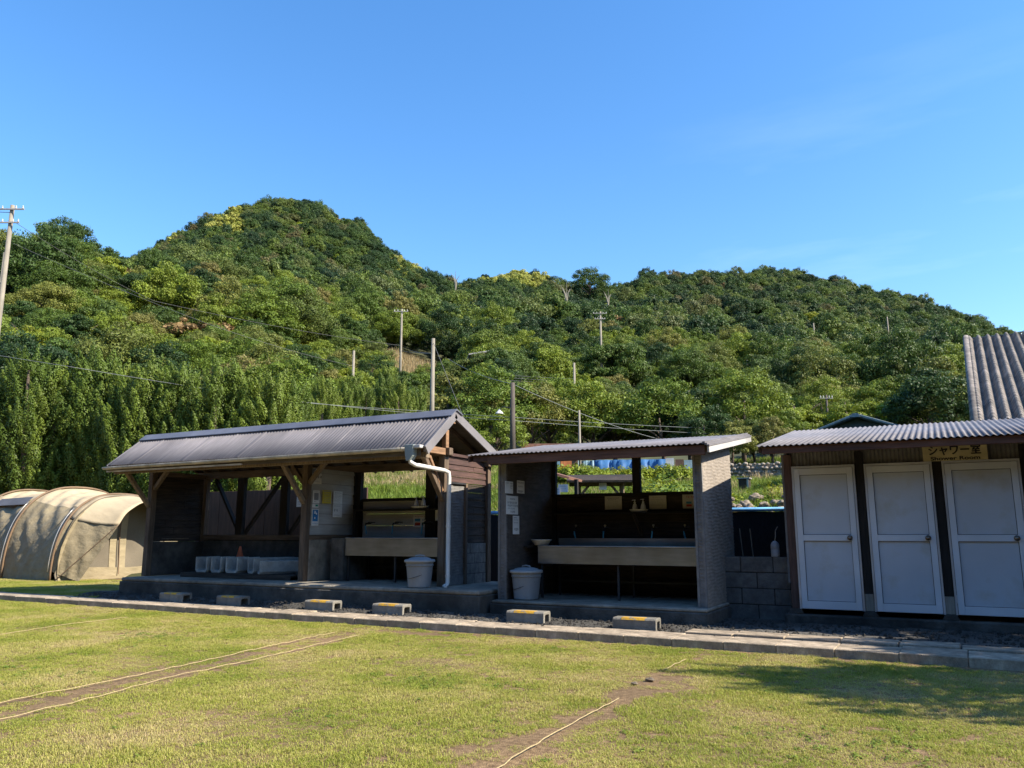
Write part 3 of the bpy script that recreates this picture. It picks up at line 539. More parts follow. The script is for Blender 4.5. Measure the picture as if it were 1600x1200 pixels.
for x0, x1 in ((-1.86, -1.025), (-.905, -.07), (.045, .925), (1.045, 1.87)): shower_door(x0, x1)

# ------------------------------------------------------------------ bins, channels, notices, small things
def bin_(loc, rz, label, sc_):
    t_ = thing('lidded_bin', label, 'bin', (0, 0, 0), 0, 'plastic bins with lids')
    def rr(r_, z, n=28):
        return [(r_ * (abs(cos(a)) ** .8) * (1 if cos(a) > 0 else -1), r_ * (abs(sin(a)) ** .8) * (1 if sin(a) > 0 else -1), z) for a in [2 * pi * k / n for k in range(n)]]
    def loft(rings):
        n = len(rings[0]); m_ = MB(); v = [p for q in rings for p in q]
        f = [(i * n + j, i * n + (j + 1) % n, (i + 1) * n + (j + 1) % n, (i + 1) * n + j) for i in range(len(rings) - 1) for j in range(n)]
        return m_.add(v, f + [tuple(range(n))[::-1], tuple((len(rings) - 1) * n + j for j in range(n))])
    sc1 = sc_
    loft([rr(r_ * sc1, z * sc1) for r_, z in ((.155, 0), (.165, .01), (.178, .15), (.192, .30), (.198, .315), (.205, .318), (.205, .33), (.198, .333), (.203, .375))]).build('tub', 'bin_plastic', t_, smooth=False, bevel=.003)
    rb = MB()
    for k in range(22):
        a = 2 * pi * k / 22; rb.beam((.160 * sc1 * cos(a), .160 * sc1 * sin(a), .02 * sc1), (.190 * sc1 * cos(a), .190 * sc1 * sin(a), .30 * sc1), .010, .006, (cos(a), sin(a), 0))
    rb.build('tub_rib', 'bin_plastic', t_)
    ld = loft([rr(r_ * sc1, z * sc1) for r_, z in ((.222, .37), (.226, .375), (.224, .40), (.21, .41), (.17, .415), (.15, .43), (.10, .443), (.02, .447))]).build('lid', 'lid_plastic', t_, smooth=True)
    MB().tube([(-.075 * sc1, 0, .44 * sc1), (-.065 * sc1, 0, .462 * sc1), (0, 0, .472 * sc1), (.065 * sc1, 0, .462 * sc1), (.075 * sc1, 0, .44 * sc1)], .012, 8).build('handle', 'lid_plastic', ld, smooth=True)
    cp_ = [(.188 * sc1 * cos(a), .188 * sc1 * sin(a) , (.20 + .07 * cos(a - .6)) * sc1) for a in np.linspace(-2.8, -.2, 14)]
    MB().tube(cp_, .004, 6).build('wire_handle', 'dark_iron', t_)
    t_.location = loc; t_.rotation_euler = (0, 0, rz); return t_
bin_((-7.58, 11.06, .445), .3, 'grey plastic bin with a wire handle beside the downpipe of the long shed', 1.08)
bin_((-5.80, 11.38, .303), -.2, 'grey plastic bin with domed lid against the notice wall of the middle shed', 1.08)
# stacked gutter channels on a low platform
pl_ = thing('low_platform', 'low dark wooden platform carrying the concrete channels in the long shed', 'platform', (-12.4, 11.9, .44))
for k in range(6): B(-13.75 + jit(.02), -10.75, 11.53 + k * .15, 11.665 + k * .15, .50, .535).build('plank', 'dark_board_x', pl_, bevel=.004)
for x in (-13.6, -12.2, -10.9): B(x - .05, x + .05, 11.56, 12.4, .44, .50).build('joist', 'black_wood', pl_)
B(-13.72, -10.78, 11.505, 11.528, .445, .53).build('front_board', 'dark_board_x', pl_)
def channel(k, x, y, z, rz, w_=.155, h=.29, ln=.6, label=''):
    o_ = [(-w_, h), (-w_, .05), (-w_ + .04, 0), (w_ - .04, 0), (w_, .05), (w_, h), (w_ - .035, h), (w_ - .045, .075), (w_ - .07, .045), (-w_ + .07, .045), (-w_ + .045, .075), (-w_ + .035, h)]
    o = MB().prism(o_, 'y', 0, ln).build('gutter_channel', 'channel_concrete', loc=(0, 0, 0), bevel=.007)
    o.location = (x, y, z); o.rotation_euler = (0, 0, rz); return tagp(o, label, 'gutter channel', 'concrete gutter channels on the platform')
for k, (x, rz, ln, lb) in enumerate(((-13.22, .02, .6, 'whitish concrete gutter channel at the left end of the row on the platform'), (-12.83, -.01, .6, 'browner concrete gutter channel, second from the left on the platform'), (-12.42, .03, .6, 'pale gutter channel just right of the orange cone'),
        (-11.93, -.42, .95, 'long gutter channel slanting to the right, upper of the two slanting ones'), (-11.66, -.62, 1.0, 'long gutter channel slanting to the right at the right end of the row'))):
    channel(k, x, 11.58 + .02 * k * (k < 4), .537, rz, .165 if k != 1 else .15, .30 if k < 4 else .25, ln, lb)
ct = thing('traffic_cone', 'small orange cone behind the concrete gutter channels', 'cone', (-13.05, 12.42, .535))
MB().lathe([(.14, .0), (.135, .03), (.02, .50), (.015, .505), (0, .505)], (-13.05, 12.42, .535), 18).build('body', 'orange', ct, smooth=True); B(-13.22, -12.88, 12.25, 12.59, .536, .555).build('base', 'orange', ct, bevel=.01)
# wash bowl on the corner of the long sink, soap bottles and trays
def bottle(x, y, z, h, label, rz=0):
    t_ = thing('soap_bottle', label, 'bottle', (x, y, z), rz, 'soap pump bottles'); r_ = h * .24
    MB().lathe([(r_, 0), (r_ * 1.02, .01), (r_ * .95, h * .3), (r_ * .62, h * .58), (r_ * .36, h * .64), (r_ * .34, h * .70), (0, h * .70)], (x, y, z), 16).build('body', 'bottle', t_, smooth=True)
    p_ = MB().lathe([(r_ * .42, h * .70), (r_ * .42, h * .77), (r_ * .16, h * .78), (r_ * .16, h * .92), (r_ * .4, h * .93), (r_ * .36, h * .985), (0, h * .99)], (x, y, z), 12); p_.beam((x, y, z + h * .955), (x - r_ * .95, y - r_ * .3, z + h * .94), r_ * .28, h * .045); p_.build('pump', 'bottle', t_)
def tray(x, y, z, w_, label):
    m_ = MB().lathe([(w_ * .40, 0), (w_ * .5, .035), (w_ * .515, .045), (w_ * .49, .045), (w_ * .39, .012), (0, .012)], (0, 0, 0), 24); m_.v = [(p[0], p[1] * .45, p[2]) for p in m_.v]
    o = m_.build('soap_tray', 'white_glaze', loc=(0, 0, 0), smooth=True); o.location = (x, y, z); tagp(o, label, 'tray')
tray(-4.42, 12.78, 1.652, .33, 'white tray under two soap bottles on the dark shelf of the middle shed')
bottle(-4.49, 12.78, 1.666, .19, 'wider soap bottle on the left of the tray in the middle shed'); bottle(-4.345, 12.78, 1.666, .20, 'slimmer soap bottle on the right of the tray in the middle shed')
tray(-8.72, 12.68, 1.767, .40, 'white tray at the right end of the shelf in the long shed')
bottle(-8.80, 12.68, 1.781, .20, 'greyish soap bottle on the left of the tray in the long shed'); bottle(-8.64, 12.68, 1.781, .22, 'whiter soap bottle on the right of the tray in the long shed')
m_ = MB().lathe([(.10, 0), (.11, .002), (.16, .08), (.175, .085), (.17, .09), (.15, .085), (.095, .01), (0, .01)], (0, 0, 0), 24); o = m_.build('wash_bowl', 'white_glaze', loc=(0, 0, 0), smooth=True); o.location = (-5.80, 11.93, 1.115); tagp(o, 'white wash bowl on the left corner of the long sink', 'bowl')
B(-5.95, -5.66, 11.82, 12.05, 1.0775, 1.0785)

# paper notices ----------------------------------------------------------------
def notice(name, label, c, w_, h, face, mat='paper', rows=(), cat='notice', extra=(), group=None):
    """c centre; face: '-y' seen from the lawn, '+x' seen from the right. rows: (t from top 0..1, height, left, right, ink, mode)"""
    loc = Vector(c)
    s_ = MB().box(-w_ / 2, w_ / 2, -.003, 0, -h / 2, h / 2); o = s_.build(name, mat, loc=(0, 0, 0)); o.location = loc; o.rotation_euler = (jit(.01), 0, pi / 2 if face == '+x' else 0)
    tagp(o, label, cat, group); byink = {}
    rs = random.Random(len(label) * 7 + int(abs(c[0]) * 100))
    for (t0, hh, l, r_, ink, mode) in rows:
        m_ = byink.setdefault(ink, MB()); zc = h / 2 - t0 * h; a, b_ = -w_ / 2 + l * w_, -w_ / 2 + r_ * w_; hz = hh * h
        if mode == 'bar': m_.box(a, b_, -.0045, -.003, zc - hz, zc)
        else:
            x = a
            while x < b_ - hz * .4:
                cw = hz * rs.uniform(.75, .95)
                for q in range(rs.randint(2, 3)):
                    zq = zc - hz * (.12 + .38 * q) ; m_.box(x + cw * rs.uniform(0, .2), x + cw * rs.uniform(.75, 1), -.0045, -.003, zq - hz * .13, zq)
                xv = x + cw * rs.uniform(.3, .6); m_.box(xv, xv + hz * .14, -.0044, -.003, zc - hz * .95, zc - hz * .05)
                x += hz * rs.uniform(1.05, 1.25)
    for fn in extra: ink, mm = fn(w_, h); mm_ = byink.setdefault(ink, MB()); mm_.add(mm.v, mm.f)
    for ink, m_ in byink.items():
        p = m_.build('lettering' if ink != 'art' else 'picture', ink, None); p.location = (0, 0, 0); p.parent = o; KIDS.setdefault(o.name, []).append(p)
    return o
T = lambda t0, hh, l=.1, r_=.9, ink='ink', mode='t': (t0, hh, l, r_, ink, mode)
lines = lambda n, a=.12, b_=.9, hh=.035, ink='ink_grey': [T(a + (b_ - a) * k / n, hh, .1, random.uniform(.75, .92), ink) for k in range(n)]
px = -10.372
notice('notice', 'pale notice with an arrow high on the white partition', (px, 11.66, 2.32), .26, .20, '+x', 'paper_warm', [T(.2, .3, .55, .95), T(.3, .14, .12, .5, 'ink', 'bar'), T(.7, .1, .15, .8, 'ink_grey')])
notice('notice', 'tall pale notice with a grey photo, left column of the white partition', (px, 11.66, 1.98), .19, .24, '+x', 'paper', [T(.08, .06, .2, .9, 'ink_grey'), T(.2, .55, .2, .85, 'ink_grey', 'bar'), T(.83, .08, .2, .5)])
notice('notice', 'small pale label between the photo notice and the blue poster', (px, 11.65, 1.815), .17, .07, '+x', 'paper', [T(.2, .5, .5, .9, 'ink_green', 'bar')])
def tapart(w_, h):
    m_ = MB(); m_.tube([(-.035, -.006, .05), (.01, -.006, .05), (.025, -.006, .045), (.03, -.006, .02)], .013, 6); m_.beam((-.01, -.006, .05), (-.01, -.006, .08), .012, .006, (0, 1, 0)); m_.beam((-.03, -.006, .08), (.012, -.006, .08), .006, .012, (0, 0, 1)); m_.lathe([(0, 0), (.014, .01), (.006, .03), (0, .04)], (-.012, -.006, -.06), 8); return ('ink_white', m_)
pb = notice('poster', 'blue poster of a water tap with a white strip of writing beneath', (px, 11.655, 1.60), .19, .31, '+x', 'paper', [T(.83, .09, .15, .9, 'ink_blue')], 'poster')
o = B(-.07, .075, -.0042, -.003, -.075, .14).build('blue_panel', 'paper_blue', None); o.parent = pb; w_, m_ = tapart(0, 0); o2 = MB().add([(p[0], p[1] + .0, p[2] + .03) for p in m_.v], m_.f).build('tap_picture', 'ink_white', None); o2.parent = pb
notice('notice', 'yellow notice on the white partition', (px, 11.96, 1.99), .25, .25, '+x', 'paper_yellow', [T(.05, .05, .1, .95, 'ink_grey', 'bar')] + [T(.2 + .12 * k, .05, .2, .85, 'ink_grey') for k in range(6)])
notice('notice', 'white notice of small print right of the yellow one', (px, 12.28, 1.99), .26, .24, '+x', 'paper', [T(.1, .07, .15, .85)] + lines(6, .28, .95))
notice('notice', 'white notice with a grey sketch below the small print on the partition', (px, 12.28, 1.735), .27, .25, '+x', 'paper', [T(.1, .07, .15, .85, 'ink_grey'), T(.35, .25, .1, .6, 'ink_grey'), T(.8, .06, .1, .7, 'ink_grey')])
bf = [('white notice with four lines of writing pinned left on the brown board fence', -12.92, 14.03), ('white notice beside the middle post, pinned on the brown board fence', -11.72, 14.03)]
for lb, x, y in bf: notice('notice', lb, (x, y, 2.03), .26, .26, '-y', 'paper_warm', [T(.12 + .2 * k, .09, .12, .88) for k in range(4)])
notice('notice', 'narrow white slip below the right notice on the brown board fence', (-11.70, 14.03, 1.79), .08, .17, '-y', 'paper')
notice('poster', 'colourful poster in red, blue and green squares on the white back wall', (-8.82, 12.885, 1.54), .36, .24, '-y', 'paper', [T(.1, .12, .1, .95, 'ink_red'), T(.33, .22, .1, .45, 'ink_blue', 'bar'), T(.62, .25, .1, .45, 'ink_red', 'bar'), T(.33, .2, .55, .9, 'ink_blue'), T(.62, .14, .55, .9, 'ink_green', 'bar')], 'poster')
notice('notice', 'narrow white slip hanging at the right end of the shelf in the long shed', (-8.36, 12.72, 1.64), .06, .20, '-y', 'paper')
wx = -5.995 - .055 + .03
wx = -6.03
notice('notice', 'white sheet with a column of small print, upper left on the dark ribbed wall', (wx + .0, 11.24, 2.02), .26, .19, '+x', 'paper', [T(.1, .1, .1, .5, 'ink_grey'), T(.1, .12, .65, .9), T(.3, .12, .65, .9), T(.5, .08, .6, .9, 'ink_grey')], group=None)
notice('notice', 'white sheet framed by bold characters, upper right on the dark ribbed wall', (wx, 11.64, 2.045), .26, .205, '+x', 'paper', [T(.08, .16, .08, .9), T(.4, .12, .15, .8, 'ink_grey'), T(.75, .17, .08, .9)])
notice('notice', 'largest white notice with five lines of writing on the dark ribbed wall', (wx + .002, 11.34, 1.745), .40, .29, '+x', 'paper', [T(.12, .11, .3, .75), T(.31, .12, .1, .95), T(.47, .12, .1, .95), T(.64, .09, .12, .7, 'ink_grey'), T(.8, .12, .35, .75)])
notice('notice', 'tall narrow white sheet, lowest on the dark ribbed wall', (wx, 11.475, 1.435), .22, .29, '+x', 'paper', [T(.08, .06, .15, .6), T(.2, .05, .15, .8, 'ink_grey'), T(.35, .05, .15, .8, 'ink_grey'), T(.65, .16, .2, .8)])
for lb, x0, x1, z0, z1, rw in (('white notice with a bold heading left of the soap bottles', -5.07, -4.765, 1.70, 1.925, [T(.1, .09, .15, .8), T(.24, .07, .2, .7)] + lines(5, .42, .95)), ('white notice with grey print right of the soap bottles', -4.285, -3.99, 1.695, 1.92, [T(.1, .08, .2, .7, 'ink_grey')] + lines(6, .28, .95)),
        ('poster with red heading and coloured squares behind the right end wall of the middle shed', -3.72, -3.42, 1.70, 1.925, [T(.1, .14, .2, .6, 'ink_red'), T(.5, .16, .2, .5, 'ink_blue', 'bar'), T(.7, .16, .2, .5, 'ink_red', 'bar')])):
    notice('notice' if 'poster' not in lb else 'poster', lb, ((x0 + x1) / 2, 12.915, (z0 + z1) / 2), x1 - x0, z1 - z0, '-y', 'paper_warm', rw, 'notice' if 'poster' not in lb else 'poster')
# shower sign with its writing
def text_mesh(body, size, mat, name):
    cu = bpy.data.curves.new(name, 'FONT'); cu.body = body; cu.size = size; cu.extrude = .0015; cu.align_x = 'CENTER'
    to = bpy.data.objects.new(name, cu); COL.objects.link(to); dg = bpy.context.evaluated_depsgraph_get(); me = bpy.data.meshes.new_from_object(to.evaluated_get(dg))
    bpy.data.objects.remove(to); me.materials.clear(); me.materials.append(MATS[mat]); o = bpy.data.objects.new(name, me); COL.objects.link(o); return o
sg = B(-.375, .375, -.012, 0, -.125, .125).build('shower_sign', 'sign_cream', loc=(0, 0, 0), bevel=.003); sg.location = (.21, 12.045, 2.372); tagp(sg, 'cream sign with dark Japanese lettering above the shower doors', 'sign')
for tx_, z, wd_, hg_ in (('シャワー室', .018, .60, .135), ('Shower Room', -.093, .57, .046)):
    o = text_mesh(tx_, .15, 'ink', 'lettering'); o.parent = sg; o.rotation_euler = (pi / 2, 0, 0)
    X_ = [v.co.x for v in o.data.vertices]; Y_ = [v.co.y for v in o.data.vertices]; k1, k2 = wd_ / (max(X_) - min(X_)), hg_ / (max(Y_) - min(Y_)); cxm, cym = (max(X_) + min(X_)) / 2, (max(Y_) + min(Y_)) / 2
    for v in o.data.vertices: v.co.x = (v.co.x - cxm) * k1; v.co.y = (v.co.y - cym) * k2
    if True:
        bs = 1 if tx_[0] != 'S' else .55; m0 = o.data; V0 = [v.co.copy() for v in m0.vertices]; F0 = [tuple(p.vertices) for p in m0.polygons]; q = MB()
        for dx, dz in ((-.0045, 0), (.0045, 0), (0, .0035), (0, -.0035)): q.add([(v.x + dx * bs, v.y + dz * bs, v.z + abs(dx) * .02) for v in V0], F0)
        o.data = q.mesh('lettering', 'ink', recalc=False)
    o.location = (0, -.0155, z)

# ------------------------------------------------------------------ block wall, tank, net fence between sheds
wl = thing('block_wall', 'low wall of rough grey concrete blocks between the middle shed and the showers', 'wall', (-2.5, 12.35, .05))
m_ = MB()
for r_ in range(4):
    x = -2.94 - (.23 if r_ % 2 else 0)
    while x < -1.97:
        a, c = max(x, -2.94), min(x + .455, -1.99)
        if c - a > .05: m_.box(a, c, 12.3 + jit(.006), 12.44, .06 + r_ * .228, .06 + r_ * .228 + .218)
        x += .467
m_.build('blocks', 'block', wl, bevel=.008); B(-2.935, -1.995, 12.312, 12.43, .06, .965).build('mortar', 'joint', wl)
tk = thing('water_tank', 'small grey plastic bottle with rounded top standing on the block wall', 'bottle', (-2.21, 12.37, .966))
MB().lathe([(.058, 0), (.062, .01), (.062, .10), (.058, .105), (.062, .11), (.062, .165), (.05, .20), (.02, .225), (0, .23)], (-2.21, 12.37, .966), 18).build('body', 'grey_plastic', tk, smooth=True)
MB().tube([(-2.21, 12.37, 1.19), (-2.20, 12.40, 1.26), (-2.215, 12.5, 1.34), (-2.2, 12.6, 1.40)], .006, 6).build('string', 'dead_wood', tk)
nf = thing('net_fence', 'black sheet fence topped by a bright blue pipe behind the block wall', 'fence', (-2.6, 13.3, .05))
MB().grid(lambda i, j: (-8.6 + 7.4 * i, 15.02 + .02 * sin(i * 70) * (1 - j), 0.05 + 1.65 * j - .02 * abs(sin(i * 21))), 90, 8).build('sheet', 'net_black', nf, smooth=True)
MB().tube([(-8.7, 15.0, 1.735), (-1.2, 15.0, 1.73)], .036, 12).build('pipe', 'blue_pipe', nf, smooth=True)
for x in (-8.5, -6, -3.9, -1.4): B(x - .03, x + .03, 15.06, 15.12, .0, 1.70).build('post', 'dark_iron', nf)
for x, z0 in ((-2.88, 1.0), (-2.72, 1.05)):
    o = MB().tube([(x, 13.2, .3), (x + .02, 13.22, .9), (x - .01, 13.2, 1.38)], .007, 6).build('plant_stake', 'dead_wood', loc=(x, 13.2, .3)); tagp(o, 'thin pale stick leaning against the black sheet fence', 'stick', 'sticks at the black fence')
# brown board fence behind the long shed
bfn = thing('board_fence', 'brown board fence seen through the back of the long shed', 'fence', (-13.3, 14.1, .1))
for k in range(7):
    x = -16.3 + k * .75; B(x, x + .743, 14.05, 14.09, .1, 2.30 + jit(.01)).build('board', 'brown_panel', bfn, bevel=.004)
    B(x - .02, x + .02, 14.091, 14.15, .1, 2.30).build('batten', 'dark_board', bfn)
# ------------------------------------------------------------------ ropes on the lawn
def rope(pts, label, r_=.0038):
    P_ = []
    for (a, b_) in zip(pts, pts[1:]):
        n = max(3, int(hypot(b_[0] - a[0], b_[1] - a[1]) / .12))
        for k in range(n): t_ = k / n; P_.append((a[0] + (b_[0] - a[0]) * t_ + jit(.006), a[1] + (b_[1] - a[1]) * t_, .022 + jit(.006)))
    P_.append((*pts[-1], .02))
    o = MB().tube(P_, r_, 6).build('ground_rope', 'rope', smooth=True, loc=(pts[0][0], pts[0][1], 0)); tagp(o, label, 'rope', 'pitch ropes on the lawn')
ROPES = [[(-6.45, 3.0), (-6.52, 3.87), (-6.61, 4.3), (-6.6, 4.6), (-6.66, 5.1), (-6.78, 5.9), (-6.97, 6.95), (-7.22, 8.6)], [(-5.85, 2.9), (-5.94, 3.55), (-6.1, 4.4), (-6.33, 5.32), (-6.42, 6.38), (-6.58, 7.38), (-6.74, 8.5)],
         [(-10.6, 4.8), (-10.88, 6.37), (-11.25, 7.5), (-11.37, 8.6)], [(-2.28, 3.2), (-2.31, 4.25), (-2.35, 4.86), (-2.39, 6.3)], [(-2.49, 7.75), (-2.48, 8.5)]]
for p, lb in zip(ROPES, ['left rope of the pair marking a bare strip across the lawn', 'right rope of the pair marking a bare strip across the lawn', 'rope crossing the far left of the lawn towards the kerb', 'pale rope along the bare soil in the right half of the lawn', 'short rope end near the kerb beyond the bare soil']): rope(p, lb)
st = MB()
bm = bmesh.new(); bmesh.ops.create_icosphere(bm, subdivisions=3, radius=1)
for v in bm.verts: v.co *= 1 + .18 * sin(v.co.x * 4 + 1) * cos(v.co.y * 3.3) + .1 * sin(v.co.z * 7 + v.co.x * 3)
rock_me = bpy.data.meshes.new('rock'); bm.to_mesh(rock_me); bm.free(); rock_me.materials.append(MATS['rock']); rock_me.polygons.foreach_set('use_smooth', [True] * len(rock_me.polygons))
for (x, y, s_) , lb in zip(((-2.44, 7.22, .03), (-2.50, 6.98, .022)), ('pale stone lying on the bare soil of the lawn', 'smaller dark stone on the bare soil of the lawn')):
    o = bpy.data.objects.new('stone', rock_me); COL.objects.link(o); o.location = (x, y, .015); o.scale = (s_ * 1.5, s_, s_ * .6); tagp(o, lb, 'stone')

# ------------------------------------------------------------------ tents
def tunnel_tent(loc, label):
    T_ = thing('tunnel_tent', label, 'tent', loc)
    # arches in y-z planes: x, near y, far y, height
    A_ = [(-29.0, 14.1, 16.3, 1.7), (-27.2, 13.5, 16.9, 2.25), (-25.0, 13.3, 17.2, 2.52), (-22.8, 13.25, 17.3, 2.54), (-20.5, 13.15, 16.9, 2.28)]
    gz0 = .08
    def arch(a, t_):
        x, y0, y1, h = a; c = (y0 + y1) / 2; r_ = (y1 - y0) / 2; th = pi * (1 - t_)
        cx = cos(th); sx = sin(th)
        return Vector((x, c + r_ * (abs(cx) ** .80) * (1 if cx > 0 else -1), gz0 + h * (sx ** .80)))
    def skin(i, j):
        k = min(int(i), len(A_) - 2); f = i - k; p = arch(A_[k], j).lerp(arch(A_[k + 1], j), f)
        sag = sin(pi * f); c = Vector((p.x, 15.2, .9)); n = (p - c); n.x = 0
        if n.length > 0: n.normalize()
        wr = .03 * sin(9 * j * pi + f * 7 + k) * sin(f * 11 + j * 23) + .026 * sin(34 * j + f * 15 * (1 + .3 * k) + 2 * sin(f * 5)) * sin(pi * j) + .012 * sin(70 * j - f * 31 + k * 2)
        return p - n * (.10 * sag * sin(pi * j) ** .5) + n * wr * min(1, 4 * sag)
    ns = 28
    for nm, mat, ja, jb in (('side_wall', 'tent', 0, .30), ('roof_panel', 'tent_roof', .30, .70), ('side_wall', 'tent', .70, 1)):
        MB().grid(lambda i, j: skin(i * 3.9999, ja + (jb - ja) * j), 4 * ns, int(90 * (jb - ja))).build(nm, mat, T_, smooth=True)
    for a in A_[1:]:
        pts = [arch(a, t_) + Vector((0, 0, .012)) for t_ in np.linspace(.0, 1, 48)]
        c = Vector((a[0], 15.2, 1.0)); pts = [p + (p - c).normalized() * .03 for p in pts]
        MB().tube(pts, .028, 8).build('pole_sleeve', 'tent_sleeve', T_, smooth=True)
        lo = [p + (p - c).normalized() * .05 + Vector((-.05, 0, 0)) for p in pts[1:14]]
        MB().tube(lo, .012, 8).build('tent_pole', 'tent_pole', T_, smooth=True)
    for k in (2, 3):   # vent windows below the roof panel
        q = [skin(k - .5 - .38, .27) , skin(k - .5 + .38, .27), skin(k - .5 + .36, .33), skin(k - .5 - .36, .33)]
        if k == 3: MB().add([p + Vector((0, -.05, .035)) for p in q], [(0, 1, 2, 3)]).build('vent', 'tent_dark', T_, thick=.01)
    # canopy beyond the last arch, side wing and mesh door
    a5 = A_[-1]; fr = (-19.15, 13.75, 16.4, 2.05)
    def can(i, j):
        t_ = .22 + .56 * j; p = arch(a5, t_).lerp(arch(fr, t_), i); p.z += .03 - .06 * sin(pi * i) + .01 * sin(j * 25 + i * 5); return p
    MB().grid(can, 8, 40).build('canopy', 'tent_roof', T_, smooth=True, thick=.01)
    e0 = arch(a5, .02); e1 = can(1, 0); e2 = can(0, 0)
    def wing(i, j):
        a = arch(a5, .02 + .20 * j); b_ = Vector((-19.74, 13.42, .08)).lerp(e1, j); p = a.lerp(b_, i); p.y += .022 * sin(i * 17 + j * 13) * sin(pi * i) + .05 * sin(pi * i) * j; return p
    MB().grid(wing, 14, 18).build('side_wing', 'tent', T_, smooth=True)
    MB().tube([Vector((-20.28, 13.10, .1)).lerp(e1 + Vector((0, -.02, 0)), q / 12) for q in range(13)], .010, 6).build('wing_seam', 'tent_sleeve', T_, smooth=True)
    def door(i, j):
        t_ = .03 + .94 * i; top = arch(a5, t_); return Vector((-20.3 - .06 * sin(pi * j) + .015 * sin(i * 40 + j * 9), top.y, gz0 + (top.z - gz0) * j))
    MB().grid(door, 60, 20).build('mesh_door', 'tent_mesh', T_, smooth=True)
    for ya, yb in ((13.2, 13.75), (14.63, 14.83), (14.93, 15.13), (16.4, 16.9)):
        def strip(i, j):
            y = ya + (yb - ya) * i; tt = max(.02, min(.98, (y - a5[1]) / (a5[2] - a5[1]))); c = (2 * tt - 1); th = math.acos(-(abs(c) ** 1.25) * (1 if c > 0 else -1)); zt = gz0 + a5[3] * sin(th) ** .8 * .97
            return Vector((-20.27 - .06 * sin(pi * j), y, gz0 + (zt - gz0) * j))
        MB().grid(strip, 4, 16).build('door_tape', 'tent', T_, smooth=True)
    MB().grid(lambda i, j: Vector((-20.262 + .01 * sin(i * 31), 13.3 + 3.5 * i, gz0 + (.32 + .02 * sin(i * 9)) * j)), 40, 3).build('door_skirt', 'tent', T_, smooth=True)
    for y in (14.88,): MB().tube([(-20.2, y, .2), (-20.28, y, 1.2), (-20.25, y, 2.1)], .012, 6).build('zip', 'tent_sleeve', T_)
    return T_
tt = tunnel_tent((-24, 15.2, 0), 'khaki tunnel tent with brown pole sleeves pitched beside the long shed')
t2 = dup(tt, loc=(-33.2, 16.6, .1), label='second khaki tent, mostly cut off by the left edge of the photo')

def leaf_mesh(name, C, Nn, S, mat, tint, asp=.55, axis=None):
    """many small leaf-shaped faces: centres C, facing Nn, lengths S"""
    n = len(C); r_ = rng.normal(size=(n, 3)) if axis is None else np.cross(Nn, axis + rng.normal(size=(n, 3)) * .35); a = np.cross(Nn, r_); a /= np.linalg.norm(a, axis=1)[:, None] + 1e-9; b_ = np.cross(Nn, a)
    L_ = (S * .5)[:, None]; Wd = L_ * asp
    v = np.stack([C - a * L_, C + b_ * Wd - a * L_ * .1, C + a * L_, C - b_ * Wd - a * L_ * .1], 1).reshape(-1, 3)
    me = bpy.data.meshes.new(name); me.vertices.add(4 * n); me.vertices.foreach_set('co', v.astype(np.float32).ravel())
    me.loops.add(4 * n); me.loops.foreach_set('vertex_index', np.arange(4 * n, dtype=np.int32)); me.polygons.add(n); me.polygons.foreach_set('loop_start', np.arange(0, 4 * n, 4, dtype=np.int32))
    me.update(calc_edges=True)
    at__ = me.attributes.new('tint', 'FLOAT', 'FACE'); at__.data.foreach_set('value', np.clip(tint, 0, 1).astype(np.float32))
    me.materials.append(MATS[mat]); return me
def unit(n):
    d = rng.normal(size=(n, 3)); return d / np.linalg.norm(d, axis=1)[:, None]
def crown(name, R_, H, nl, per, size, mat, flat=1., low=.15):
    """crown of leafy clumps spread over a dome, with gaps between clumps"""
    C, Nn, S, T_ = [], [], [], []
    for k in range(nl):
        d = unit(1)[0]; d[2] = abs(d[2]) * 1.1 - .28; rad = rng.uniform(.45, .98) ** .6
        c = np.array([d[0] * R_ * rad, d[1] * R_ * rad, H * (low + .45) + d[2] * H * .55 * rad]); lr = R_ * rng.uniform(.13, .30)
        q = unit(per); q[:, 2] = q[:, 2] * .8 + .12; rr = lr * rng.uniform(.35, 1.0, per) ** .5
        p = c + q * rr[:, None] * np.array([1, 1, flat * .72]); C.append(p)
        nn = q + np.array([0, 0, .35]) + rng.normal(size=(per, 3)) * .45; Nn.append(nn / np.linalg.norm(nn, axis=1)[:, None])
        S.append(size * rng.uniform(.6, 1.35, per)); T_.append(np.full(per, rng.uniform(.25, .75)) + rng.normal(size=per) * .16)
    return leaf_mesh(name, np.concatenate(C), np.concatenate(Nn), np.concatenate(S), mat, np.concatenate(T_))
